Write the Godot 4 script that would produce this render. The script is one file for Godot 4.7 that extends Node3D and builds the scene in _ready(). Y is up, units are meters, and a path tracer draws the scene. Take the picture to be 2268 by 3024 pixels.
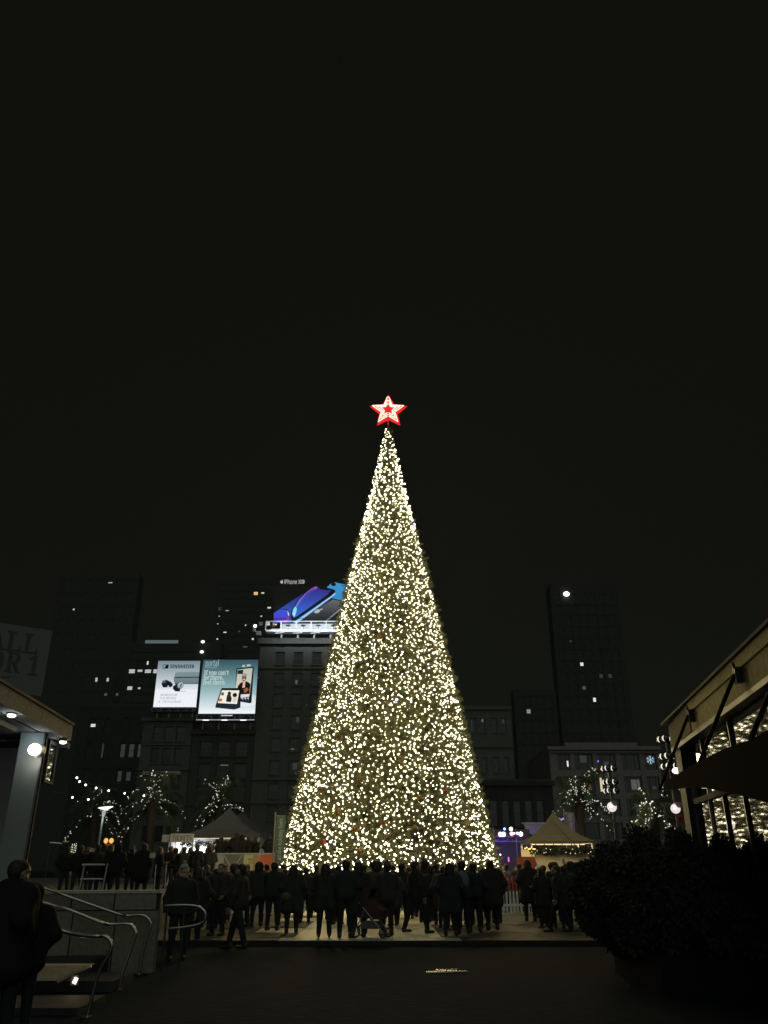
extends Node3D
# A lit Christmas tree on a city square at night.

const LENS := 2373.0          # focal length in pixels of the 2268 x 3024 photograph
const TILT := 23.8            # the camera looks up by this many degrees
const EYE := 1.7
const PLAZA := 0.12           # the pale paving is one kerb above the dark paving
const TERRACE := 0.8

var rng := RandomNumberGenerator.new()
var taken := {}
var mats := {}

# ------------------------------------------------------------------ small helpers
func spot(x: float, y: float, d: float) -> Vector3:      # the point d metres ahead that is seen at that place
	var s := sin(deg_to_rad(TILT)); var c := cos(deg_to_rad(TILT))
	var u := 1512.0 - y
	var ahead := LENS * c - u * s
	var k := d / ahead
	return Vector3((x - 1134.0) * k, EYE + (LENS * s + u * c) * k, -d)

func side(x: float, d: float, h := 1.0) -> float:          # x in metres of a thing seen at pixel column x, d ahead, h high
	var depth := d * cos(deg_to_rad(TILT)) + (h - EYE) * sin(deg_to_rad(TILT))
	return (x - 1134.0) / LENS * depth

func lin(r: float, g: float, b: float) -> Color:
	return Color(r, g, b).linear_to_srgb()

func mat(r: float, g: float, b: float, rough := 0.8, metal := 0.0, spec := 0.5) -> StandardMaterial3D:
	var key := "%s %s %s %s %s %s" % [r, g, b, rough, metal, spec]
	if not mats.has(key):
		var m := StandardMaterial3D.new()
		m.albedo_color = lin(r, g, b); m.roughness = rough; m.metallic = metal; m.metallic_specular = spec
		mats[key] = m
	return mats[key]

func glow(r: float, g: float, b: float, energy: float) -> StandardMaterial3D:
	var key := "glow %s %s %s %s" % [r, g, b, energy]
	if not mats.has(key):
		var m := StandardMaterial3D.new()
		m.albedo_color = Color(0.02, 0.02, 0.02); m.roughness = 0.6
		m.emission_enabled = true; m.emission = lin(r, g, b); m.emission_energy_multiplier = energy
		mats[key] = m
	return mats[key]

func noise_tex(freq: float, a: Color, b: Color, size := 256, s := 1) -> NoiseTexture2D:
	var n := FastNoiseLite.new(); n.seed = s; n.frequency = freq; n.fractal_octaves = 4
	var g := Gradient.new(); g.set_color(0, a); g.set_color(1, b)
	var t := NoiseTexture2D.new(); t.width = size; t.height = size; t.seamless = true; t.noise = n; t.color_ramp = g
	return t

func stone(r: float, g: float, b: float, vary: float, rough: float, scale: float, s: int, spec := 0.4) -> StandardMaterial3D:
	var m := StandardMaterial3D.new()
	m.albedo_color = Color.WHITE
	m.albedo_texture = noise_tex(0.02, lin(r * (1 - vary), g * (1 - vary), b * (1 - vary)), lin(r * (1 + vary), g * (1 + vary), b * (1 + vary)), 256, s)
	m.heightmap_enabled = false
	m.roughness = rough; m.metallic_specular = spec
	m.uv1_triplanar = true; m.uv1_world_triplanar = true; m.uv1_scale = Vector3.ONE * scale
	var n := NoiseTexture2D.new(); n.width = 256; n.height = 256; n.seamless = true; n.as_normal_map = true; n.bump_strength = 3.0
	var f := FastNoiseLite.new(); f.seed = s + 7; f.frequency = 0.06; n.noise = f
	m.normal_enabled = true; m.normal_texture = n; m.normal_scale = 0.5
	return m

class Shape:                     # collects faces; commit() makes one mesh of them
	var v := PackedVector3Array()
	var n := PackedVector3Array()
	var uv := PackedVector2Array()
	var i := PackedInt32Array()
	func add(m: Mesh, x: Transform3D) -> void:
		if m.get_surface_count() == 0: return
		var a := m.surface_get_arrays(0)
		var at := v.size()
		v.append_array(x * (a[Mesh.ARRAY_VERTEX] as PackedVector3Array))
		var nb := x.basis.inverse().transposed()
		for q in a[Mesh.ARRAY_NORMAL]: n.append((nb * q).normalized())
		if a[Mesh.ARRAY_TEX_UV] != null: uv.append_array(a[Mesh.ARRAY_TEX_UV])
		uv.resize(v.size())
		for k in a[Mesh.ARRAY_INDEX]: i.append(k + at)
	func point(p: Vector3, nn: Vector3, u := Vector2.ZERO) -> void:
		i.append(v.size()); v.append(p); n.append(nn); uv.append(u)
	func commit() -> ArrayMesh:
		var mesh := ArrayMesh.new()
		if i.size() == 0: return mesh
		var arr := []; arr.resize(Mesh.ARRAY_MAX)
		arr[Mesh.ARRAY_VERTEX] = v; arr[Mesh.ARRAY_NORMAL] = n; arr[Mesh.ARRAY_TEX_UV] = uv; arr[Mesh.ARRAY_INDEX] = i
		mesh.add_surface_from_arrays(Mesh.PRIMITIVE_TRIANGLES, arr)
		return mesh

func new_st() -> Shape:
	return Shape.new()

func bx(st: Shape, c: Vector3, size: Vector3, basis := Basis()) -> void:
	var m := BoxMesh.new(); m.size = size
	st.add(m, Transform3D(basis, c))

func ball(st: Shape, c: Vector3, r: Vector3, seg := 12) -> void:
	var m := SphereMesh.new(); m.radius = 1.0; m.height = 2.0; m.radial_segments = seg; m.rings = maxi(3, seg / 2)
	st.add(m, Transform3D(Basis.from_scale(r), c))

func cyl(st: Shape, a: Vector3, b: Vector3, ra: float, rb: float, seg := 10) -> void:
	var m := CylinderMesh.new(); m.bottom_radius = ra; m.top_radius = rb; m.height = (b - a).length(); m.radial_segments = seg; m.rings = 0
	var up := (b - a).normalized()
	var q := Quaternion(Vector3.UP, up) if up.dot(Vector3.UP) > -0.9999 else Quaternion(Vector3.RIGHT, PI)
	st.add(m, Transform3D(Basis(q), (a + b) / 2))

func tri(st: Shape, a: Vector3, b: Vector3, c: Vector3, out: Vector3) -> void:
	if (c - a).cross(b - a).dot(out) < 0:
		var t := b; b = c; c = t
	var n := (c - a).cross(b - a).normalized()
	for p in [a, b, c]:
		st.point(p, n, Vector2(p.x, p.y))

func quad(st: Shape, a: Vector3, b: Vector3, c: Vector3, d: Vector3, out: Vector3) -> void:
	tri(st, a, b, c, out); tri(st, a, c, d, out)

func prism(st: Shape, poly: PackedVector2Array, z0: float, z1: float) -> void:   # outline in x, y; from z0 to z1
	var idx := Geometry2D.triangulate_polygon(poly)
	for k in range(0, idx.size(), 3):
		var p := []
		for j in 3: p.append(poly[idx[k + j]])
		tri(st, Vector3(p[0].x, p[0].y, z1), Vector3(p[1].x, p[1].y, z1), Vector3(p[2].x, p[2].y, z1), Vector3(0, 0, z1 - z0))
		tri(st, Vector3(p[0].x, p[0].y, z0), Vector3(p[1].x, p[1].y, z0), Vector3(p[2].x, p[2].y, z0), Vector3(0, 0, z0 - z1))
	var ccw := not Geometry2D.is_polygon_clockwise(poly)
	for k in poly.size():
		var a := poly[k]; var b := poly[(k + 1) % poly.size()]
		var e := b - a
		var o := Vector3(e.y, -e.x, 0) * (1.0 if ccw else -1.0)
		quad(st, Vector3(a.x, a.y, z0), Vector3(b.x, b.y, z0), Vector3(b.x, b.y, z1), Vector3(a.x, a.y, z1), o)

func tube(st: Shape, pts: Array, r, seg := 8) -> void:     # r is a number or one radius per point
	var rings := []
	var up := Vector3(0.13, 1, 0.07).normalized()
	for k in pts.size():
		var t: Vector3 = (pts[mini(k + 1, pts.size() - 1)] - pts[maxi(k - 1, 0)]).normalized()
		var sx := t.cross(up)
		if sx.length() < 0.05: sx = t.cross(Vector3.RIGHT)
		sx = sx.normalized()
		var sy := sx.cross(t)
		up = sy
		var rad: float = r[k] if r is Array else r
		var ring := []
		for j in seg:
			var a := TAU * j / seg
			ring.append([pts[k] + (sx * cos(a) + sy * sin(a)) * rad, sx * cos(a) + sy * sin(a)])
		rings.append(ring)
	for k in pts.size() - 1:
		for j in seg:
			var q := [rings[k][j], rings[k][(j + 1) % seg], rings[k + 1][(j + 1) % seg], rings[k + 1][j]]
			var o: Vector3 = q[0][1] + q[1][1]
			for f in [[0, 1, 2], [0, 2, 3]]:
				var i0 = q[f[0]]; var i1 = q[f[1]]; var i2 = q[f[2]]
				if (i2[0] - i0[0]).cross(i1[0] - i0[0]).dot(o) < 0:
					var s = i1; i1 = i2; i2 = s
				for v in [i0, i1, i2]:
					st.point(v[0], v[1], Vector2(v[0].x, v[0].y))
	for e in [0, pts.size() - 1]:
		var out: Vector3 = (pts[0] - pts[1]) if e == 0 else (pts[e] - pts[e - 1])
		for j in seg:
			tri(st, pts[e], rings[e][j][0], rings[e][(j + 1) % seg][0], out)

func smooth_path(pts: Array, n := 6) -> Array:
	var out := []
	for k in pts.size() - 1:
		var a: Vector3 = pts[maxi(k - 1, 0)]; var b: Vector3 = pts[k]; var c: Vector3 = pts[k + 1]; var d: Vector3 = pts[mini(k + 2, pts.size() - 1)]
		for j in n: out.append(b.cubic_interpolate(c, a, d, j / float(n)))
	out.append(pts[-1])
	return out

func numbered(called: String) -> String:
	if not taken.has(called):
		taken[called] = 0
		return called
	taken[called] += 1
	return "%s_%03d" % [called, taken[called]]

func part_name(called: String, parent: Node) -> String:
	var key := "%s|%d" % [called, parent.get_instance_id()]
	if not taken.has(key):
		taken[key] = 0
		return called
	taken[key] += 1
	return "%s_%03d" % [called, taken[key]]

func obj(called: String, shape, m: Material, parent: Node = null) -> MeshInstance3D:
	var o := MeshInstance3D.new()
	o.mesh = shape.commit() if shape is Shape else shape
	o.material_override = m
	if parent == null:
		o.name = numbered(called); add_child(o, true)
	else:
		o.name = part_name(called, parent); parent.add_child(o, true)
	return o

func tag(o: Node, label: String, category: String, group := "") -> Node:
	o.set_meta("label", label); o.set_meta("category", category)
	if group: o.set_meta("group", group)
	return o

func thing(called: String, label: String, category: String, at := Vector3.ZERO, turn := 0.0, group := "") -> Node3D:
	var o := Node3D.new(); o.name = numbered(called); add_child(o, true)
	o.position = at; o.rotation.y = turn
	tag(o, label, category, group)
	return o

func struct(called: String, shape, m: Material) -> MeshInstance3D:
	var o := obj(called, shape, m); o.set_meta("kind", "structure"); return o

func scatter(called: String, shape: Mesh, m: Material, places: Array, parent: Node) -> MultiMeshInstance3D:
	var mm := MultiMesh.new(); mm.transform_format = MultiMesh.TRANSFORM_3D; mm.mesh = shape; mm.instance_count = places.size()
	for k in places.size(): mm.set_instance_transform(k, places[k])
	var o := MultiMeshInstance3D.new(); o.multimesh = mm; o.material_override = m
	o.name = part_name(called, parent); o.set_meta("kind", "stuff"); parent.add_child(o, true)
	return o

func words(called: String, text: String, high: float, at: Vector3, m: Material, parent: Node, font := "Droid Sans", bold := false, turn := Vector3.ZERO, wide := 0.0, deep := 0.03) -> MeshInstance3D:
	var f := SystemFont.new(); f.font_names = PackedStringArray([font]); f.font_weight = 700 if bold else 400
	var t := TextMesh.new(); t.text = text; t.font = f; t.font_size = 64; t.pixel_size = high / 46.0; t.depth = deep; t.curve_step = 2.0
	t.horizontal_alignment = HORIZONTAL_ALIGNMENT_LEFT; t.vertical_alignment = VERTICAL_ALIGNMENT_CENTER
	var o := obj(called, t, m, parent)
	o.position = at; o.rotation = turn
	if wide > 0.0:
		var w := t.get_aabb().size.x
		if w > 0.001: o.scale = Vector3(wide / w, 1, 1)
	return o

func omni(at: Vector3, c: Color, energy: float, size := 0.1, reach := 60.0) -> void:
	var l := OmniLight3D.new(); l.light_color = c; l.light_energy = energy; l.light_size = size; l.omni_range = reach; l.omni_attenuation = 2.0; l.shadow_enabled = true
	l.position = at; l.name = numbered("lamp_or_fill_light"); add_child(l, true)

# ------------------------------------------------------------------ bodies: tapered bones joined smoothly, meshed as surface nets
func blob(bones: Array, cell: float, k: float) -> ArrayMesh:
	var lo := Vector3.ONE * 1e9; var hi := -lo
	for b in bones:
		var r: float = maxf(b[2], b[3]) + cell * 2.0
		for p in [b[0], b[1]]:
			lo = lo.min(p - Vector3.ONE * r); hi = hi.max(p + Vector3.ONE * r)
	var n := Vector3i(((hi - lo) / cell).ceil()) + Vector3i.ONE * 2
	var sx := n.x; var sxy := n.x * n.y
	var f := PackedFloat32Array(); f.resize(n.x * n.y * n.z); f.fill(1.0)
	for b in bones:
		var a: Vector3 = b[0]; var ab: Vector3 = b[1] - a
		var ra: float = b[2]; var rd: float = b[3] - ra
		var l2 := maxf(ab.length_squared(), 1e-9)
		var r: float = maxf(b[2], b[3]) + k + cell
		var p0 := Vector3i(((a.min(b[1]) - Vector3.ONE * r - lo) / cell).floor()).max(Vector3i.ZERO)
		var p1 := Vector3i(((a.max(b[1]) + Vector3.ONE * r - lo) / cell).ceil()).min(n - Vector3i.ONE)
		for z in range(p0.z, p1.z + 1):
			for y in range(p0.y, p1.y + 1):
				var at := z * sxy + y * sx
				for x in range(p0.x, p1.x + 1):
					var q := lo + Vector3(x, y, z) * cell - a
					var t := clampf(q.dot(ab) / l2, 0.0, 1.0)
					var d := (q - ab * t).length() - ra - rd * t
					var o := f[at + x]
					var h := maxf(k - absf(o - d), 0.0) / k
					f[at + x] = minf(o, d) - h * h * k * 0.25
	var ids := PackedInt32Array(); ids.resize(f.size()); ids.fill(-1)
	var verts := PackedVector3Array()
	var offs := PackedInt32Array([0, 1, sx, sx + 1, sxy, sxy + 1, sxy + sx, sxy + sx + 1])
	var edges := [[0, 1], [2, 3], [4, 5], [6, 7], [0, 2], [1, 3], [4, 6], [5, 7], [0, 4], [1, 5], [2, 6], [3, 7]]
	for z in n.z - 1:
		for y in n.y - 1:
			var row := z * sxy + y * sx
			for x in n.x - 1:
				var i := row + x
				var m := 0
				for c in 8:
					if f[i + offs[c]] < 0.0: m += 1
				if m == 0 or m == 8: continue
				var sum := Vector3.ZERO; var cnt := 0
				for e in edges:
					var va := f[i + offs[e[0]]]; var vb := f[i + offs[e[1]]]
					if (va < 0.0) != (vb < 0.0):
						var t := va / (va - vb)
						sum += Vector3(e[0] & 1, (e[0] >> 1) & 1, e[0] >> 2).lerp(Vector3(e[1] & 1, (e[1] >> 1) & 1, e[1] >> 2), t); cnt += 1
				ids[i] = verts.size()
				verts.append(lo + (Vector3(x, y, z) + sum / cnt) * cell)
	var index := PackedInt32Array()
	var nrm := PackedVector3Array(); nrm.resize(verts.size())
	for z in range(1, n.z - 1):
		for y in range(1, n.y - 1):
			for x in range(1, n.x - 1):
				var i := z * sxy + y * sx + x
				var inside := f[i] < 0.0
				for ax in 3:
					var st: int = [1, sx, sxy][ax]
					if inside == (f[i + st] < 0.0): continue
					var u: int = [sx, sxy, 1][ax]; var v: int = [sxy, 1, sx][ax]
					var q := [ids[i - u - v], ids[i - v], ids[i], ids[i - u]]
					if q.min() < 0: continue
					if inside: q.reverse()
					for t in [[0, 1, 2], [0, 2, 3]]:
						var a: int = q[t[0]]; var b: int = q[t[1]]; var c: int = q[t[2]]
						index.append_array(PackedInt32Array([a, b, c]))
						var fn := (verts[c] - verts[a]).cross(verts[b] - verts[a])
						nrm[a] += fn; nrm[b] += fn; nrm[c] += fn
	for k2 in nrm.size(): nrm[k2] = nrm[k2].normalized()
	var arr := []; arr.resize(Mesh.ARRAY_MAX)
	arr[Mesh.ARRAY_VERTEX] = verts; arr[Mesh.ARRAY_NORMAL] = nrm; arr[Mesh.ARRAY_INDEX] = index
	var mesh := ArrayMesh.new()
	if index.size(): mesh.add_surface_from_arrays(Mesh.PRIMITIVE_TRIANGLES, arr)
	return mesh

var head_mesh: ArrayMesh
var hand_mesh := {}

func make_head_and_hands() -> void:
	var b := [   # chin forward is -z, origin at the base of the skull's centre
		[Vector3(0, 0.03, 0.02), Vector3(0, 0.035, -0.02), 0.088, 0.084], [Vector3(0, -0.05, -0.045), Vector3(0, -0.08, -0.06), 0.052, 0.036],
		[Vector3(-0.04, -0.05, -0.02), Vector3(0.04, -0.05, -0.02), 0.045, 0.045], [Vector3(0, 0.005, -0.098), Vector3(0, -0.03, -0.112), 0.008, 0.014],
		[Vector3(-0.085, 0.0, 0.01), Vector3(-0.088, -0.03, 0.005), 0.014, 0.011], [Vector3(0.085, 0.0, 0.01), Vector3(0.088, -0.03, 0.005), 0.014, 0.011],
		[Vector3(-0.03, 0.025, -0.088), Vector3(0.03, 0.025, -0.088), 0.014, 0.014], [Vector3(0, -0.06, 0.0), Vector3(0, -0.16, 0.02), 0.05, 0.056],
		[Vector3(-0.016, -0.055, -0.094), Vector3(0.016, -0.055, -0.094), 0.009, 0.009]]
	head_mesh = blob(b, 0.009, 0.02)
	for s in [-1.0, 1.0]:      # a relaxed hand that hangs along -y; the thumb is towards -z
		var h := [[Vector3(0, -0.01, -0.02), Vector3(0, -0.075, -0.03), 0.018, 0.016], [Vector3(0, -0.01, 0.015), Vector3(0, -0.075, 0.03), 0.018, 0.015], [Vector3(0, 0.05, 0), Vector3(0, -0.01, 0), 0.026, 0.022]]
		for k in 4:
			var z: float = -0.03 + 0.021 * k
			var l: float = [0.068, 0.078, 0.072, 0.056][k]
			var knuckle := Vector3(0, -0.085, z)
			var mid := knuckle + Vector3(-s * 0.012, -l * 0.55, 0)
			h.append([knuckle, mid, 0.0095, 0.0085]); h.append([mid, mid + Vector3(-s * 0.022, -l * 0.42, 0), 0.0085, 0.007])
		h.append([Vector3(0, -0.02, -0.035), Vector3(-s * 0.018, -0.055, -0.06), 0.013, 0.010]); h.append([Vector3(-s * 0.018, -0.055, -0.06), Vector3(-s * 0.028, -0.085, -0.058), 0.010, 0.008])
		hand_mesh[s] = blob(h, 0.0065, 0.008)

# what: {arms, stride, coat (hem height), bulk, hair: short|long|bun|bald, hat, hood, heels, skirt}
func make_person(what: Dictionary, label: String) -> Node3D:
	var p := thing("person", label, "person")
	var bulk: float = what.get("bulk", 0.0)
	var hem: float = what.get("coat", 0.82)
	var stride: float = what.get("stride", 0.03)
	var skin := mat(0.32, 0.2, 0.14, 0.55)
	var wrist := {}; var elbow := {}; var dir := {}
	var kind: String = what.get("arms", "down")
	for s in [-1.0, 1.0]:
		var pose: String = kind
		if kind == "one_up": pose = "photo" if s > 0 else "down"
		if kind == "wave": pose = "high" if s > 0 else "pockets"
		match pose:
			"photo": elbow[s] = Vector3(s * 0.25, 1.2, -0.16); wrist[s] = Vector3(s * 0.09, 1.46, -0.33)
			"high": elbow[s] = Vector3(s * 0.29, 1.52, -0.12); wrist[s] = Vector3(s * 0.2, 1.8, -0.22)
			"pockets": elbow[s] = Vector3(s * 0.31, 1.15, 0.08); wrist[s] = Vector3(s * 0.2, 0.97, -0.1)
			"push": elbow[s] = Vector3(s * 0.26, 1.16, -0.04); wrist[s] = Vector3(s * 0.19, 1.04, -0.32)
			"folded": elbow[s] = Vector3(s * 0.28, 1.14, -0.04); wrist[s] = Vector3(-s * 0.04, 1.16, -0.22)
			_: elbow[s] = Vector3(s * 0.26, 1.14, 0.03); wrist[s] = Vector3(s * 0.27, 0.89, -0.05)
	var hip := {}; var knee := {}; var ankle := {}
	for s in [-1.0, 1.0]:
		hip[s] = Vector3(s * 0.09, 0.93, 0); knee[s] = Vector3(s * 0.105, 0.5, -s * stride * 0.6 - 0.01); ankle[s] = Vector3(s * 0.12, 0.1 + (0.03 if stride > 0.1 and s < 0 else 0.0), -s * stride)
	# the body itself, one surface
	var b := [[Vector3(0, 1.5, 0), Vector3(0, 1.4, 0.01), 0.055, 0.07], [Vector3(-0.08, 1.34, 0), Vector3(-0.08, 0.98, 0), 0.1, 0.1], [Vector3(0.08, 1.34, 0), Vector3(0.08, 0.98, 0), 0.1, 0.1], [Vector3(-0.15, 1.41, 0), Vector3(0.15, 1.41, 0), 0.06, 0.06]]
	for s in [-1.0, 1.0]:
		b.append([Vector3(s * 0.18, 1.41, 0), elbow[s], 0.048, 0.038]); b.append([elbow[s], wrist[s], 0.038, 0.028])
		b.append([hip[s], knee[s], 0.075, 0.052]); b.append([knee[s], ankle[s], 0.05, 0.036]); b.append([ankle[s] + Vector3(0, -0.05, 0.02), ankle[s] + Vector3(0, -0.06, -0.13), 0.035, 0.026])
	var st := new_st()
	st.add(blob(b, 0.03, 0.04), Transform3D())
	var nod: float = what.get("nod", 0.12)
	st.add(head_mesh, Transform3D(Basis(Vector3.RIGHT, nod).rotated(Vector3.UP, what.get("look", 0.0)), Vector3(0, 1.62, -0.01)))
	for s in [-1.0, 1.0]:
		var along: Vector3 = (wrist[s] - elbow[s]).normalized()
		st.add(hand_mesh[s], Transform3D(Basis(Quaternion(Vector3.DOWN, along)), wrist[s] + along * 0.03))
	var body := obj("body", st, skin, p)
	var eb := Basis(Vector3.RIGHT, nod).rotated(Vector3.UP, what.get("look", 0.0))
	for s in [-1.0, 1.0]:
		var e := new_st(); ball(e, Vector3(0, 1.62, -0.01) + eb * Vector3(s * 0.032, 0.006, -0.088), Vector3.ONE * 0.011, 8); obj("eye", e, mat(0.03, 0.025, 0.02, 0.2), p)
	# coat or jacket
	var g := 0.115 + bulk
	var c := [[Vector3(-0.09, 1.34, 0), Vector3(-0.085, 1.0, 0.01), g, g], [Vector3(0.09, 1.34, 0), Vector3(0.085, 1.0, 0.01), g, g], [Vector3(-0.165, 1.41, 0), Vector3(0.165, 1.41, 0), 0.075 + bulk * 0.5, 0.075 + bulk * 0.5], [Vector3(0, 1.45, 0.01), Vector3(0, 1.52, 0.0), 0.09, 0.075]]
	for s in [-1.0, 1.0]:
		c.append([Vector3(s * 0.19, 1.4, 0), elbow[s], 0.07 + bulk * 0.5, 0.058 + bulk * 0.4]); c.append([elbow[s], wrist[s], 0.058 + bulk * 0.4, 0.045 + bulk * 0.2])
		c.append([Vector3(s * 0.085, 1.0, 0.01), Vector3(s * (0.085 + (0.05 if what.has("flare") else 0.0)), hem + 0.1, 0.01), g, g * 1.06])
	if what.has("hood"): c.append([Vector3(0, 1.66, 0.015), Vector3(0, 1.58, 0.02), 0.125, 0.115])
	elif bulk > 0.02: c.append([Vector3(-0.06, 1.5, 0.09), Vector3(0.06, 1.5, 0.09), 0.06, 0.06])
	obj("coat", blob(c, 0.028, 0.05), what.get("cloth", mat(0.03, 0.032, 0.035)), p)
	# trousers and shoes
	var t := []; var feet := {}
	for s in [-1.0, 1.0]:
		var sh := []; feet[s] = sh
		if not what.has("skirt"):
			t.append([hip[s], knee[s], 0.098, 0.073]); t.append([knee[s], ankle[s] + Vector3(0, 0.02, 0), 0.07, 0.055])
		else:
			t.append([Vector3(s * 0.06, 0.95, 0), Vector3(s * 0.09, 0.62, 0), 0.12, 0.14])
		var a: Vector3 = ankle[s]
		if what.has("heels"):
			sh.append([knee[s] + Vector3(0, -0.1, 0), a, 0.062, 0.045]); sh.append([a + Vector3(0, -0.01, 0), Vector3(a.x, 0.03, a.z - 0.14), 0.045, 0.026]); sh.append([a + Vector3(0, -0.02, 0.035), Vector3(a.x, 0.012, a.z + 0.05), 0.03, 0.013])
		else:
			sh.append([a + Vector3(0, 0, 0.02), Vector3(a.x, a.y - 0.055, a.z + 0.03), 0.052, 0.045]); sh.append([Vector3(a.x, a.y - 0.055, a.z + 0.02), Vector3(a.x, a.y - 0.064, a.z - 0.16), 0.045, 0.036])
	obj("skirt" if what.has("skirt") else "trousers", blob(t, 0.026, 0.03), what.get("legs", mat(0.022, 0.024, 0.028, 0.9, 0.0, 0.25)), p)
	for s in [-1.0, 1.0]: obj("boot" if what.has("heels") else "shoe", blob(feet[s], 0.014, 0.02), mat(0.02, 0.018, 0.016, 0.5), p)
	# hair and hats
	var hc := Vector3(0, 1.62, -0.01)
	if what.has("hat"):
		var hb := [[hc + Vector3(0, 0.07, 0.02), hc + Vector3(0, 0.1, 0.015), 0.102, 0.085], [hc + Vector3(0, 0.21, 0.01), hc + Vector3(0, 0.2, 0.01), 0.02 + 0.02 * what.hat, 0.02]]
		obj("beanie", blob(hb, 0.014, 0.03), what.get("hat_cloth", mat(0.06, 0.06, 0.065, 0.95)), p)
	if not what.has("hood"):
		var hr := [[hc + Vector3(0, 0.05, 0.03), hc + Vector3(0, 0.055, 0.0), 0.095, 0.088], [hc + Vector3(0, 0.0, 0.05), hc + Vector3(0, -0.05, 0.05), 0.072, 0.055]]
		match what.get("hair", "short"):
			"long": hr.append([hc + Vector3(0, -0.02, 0.06), hc + Vector3(0, -0.24, 0.085), 0.085, 0.07]); hr.append([hc + Vector3(-0.07, 0, 0.02), hc + Vector3(-0.09, -0.2, 0.04), 0.04, 0.035]); hr.append([hc + Vector3(0.07, 0, 0.02), hc + Vector3(0.09, -0.2, 0.04), 0.04, 0.035])
			"bun": hr.append([hc + Vector3(0, 0.1, 0.09), hc + Vector3(0, 0.11, 0.1), 0.045, 0.045])
			"curly": hr.append([hc + Vector3(-0.03, 0.06, 0.03), hc + Vector3(0.03, 0.06, 0.03), 0.13, 0.13]); hr.append([hc + Vector3(0, -0.05, 0.05), hc + Vector3(0, -0.08, 0.05), 0.12, 0.1])
		obj("hair", blob(hr, 0.014, 0.03), what.get("hair_colour", mat(0.02, 0.014, 0.01, 0.7)), p)
	return p

# ------------------------------------------------------------------ printed panels
func paint(im: Image, pts: Array, a: Color, b := Color(0, 0, 0, 0), across := false) -> void:    # fills an outline given in 0..1, with a blend from a to b
	var w := im.get_width(); var h := im.get_height()
	var poly := []
	for p in pts: poly.append(Vector2(p[0] * w, p[1] * h))
	if b.a == 0.0: b = a
	var lo := Vector2(1e9, 1e9); var hi := -lo
	for p in poly: lo = lo.min(p); hi = hi.max(p)
	for y in range(maxi(0, int(lo.y)), mini(h, int(hi.y) + 1)):
		var xs := []
		for k in poly.size():
			var p: Vector2 = poly[k]; var q: Vector2 = poly[(k + 1) % poly.size()]
			if (p.y <= y + 0.5) != (q.y <= y + 0.5): xs.append(p.x + (y + 0.5 - p.y) / (q.y - p.y) * (q.x - p.x))
		xs.sort()
		for k in range(0, xs.size() - 1, 2):
			var x0 := maxi(0, int(round(xs[k]))); var x1 := mini(w, int(round(xs[k + 1])))
			if x1 <= x0: continue
			if across:
				for x in range(x0, x1): im.set_pixel(x, y, a.lerp(b, clampf((x - lo.x) / (hi.x - lo.x), 0, 1)))
			else:
				im.fill_rect(Rect2i(x0, y, x1 - x0, 1), a.lerp(b, clampf((y - lo.y) / maxf(1.0, hi.y - lo.y), 0, 1)))

func oval(cx: float, cy: float, rx: float, ry: float, n := 28) -> Array:
	var out := []
	for k in n: out.append([cx + cos(TAU * k / n) * rx, cy + sin(TAU * k / n) * ry])
	return out

func printed(im: Image, energy: float) -> StandardMaterial3D:
	var m := StandardMaterial3D.new(); m.albedo_color = Color(0.01, 0.01, 0.01); m.roughness = 0.9
	m.emission_enabled = true; m.emission = Color.BLACK; m.emission_texture = ImageTexture.create_from_image(im); m.emission_energy_multiplier = energy  # the floodlight falling on the print is put in as emission
	m.texture_repeat = false
	return m

func panel(called: String, x0: float, x1: float, y0: float, y1: float, z: float, m: Material, parent: Node) -> MeshInstance3D:   # a printed face with its own uv, towards +z
	var st := new_st()
	var c := [Vector3(x0, y1, z), Vector3(x1, y1, z), Vector3(x1, y0, z), Vector3(x0, y0, z)]
	var u := [Vector2(0, 0), Vector2(1, 0), Vector2(1, 1), Vector2(0, 1)]
	for k in [0, 1, 2, 0, 2, 3]: st.point(c[k], Vector3(0, 0, 1), u[k])
	return obj(called, st, m, parent)

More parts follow.
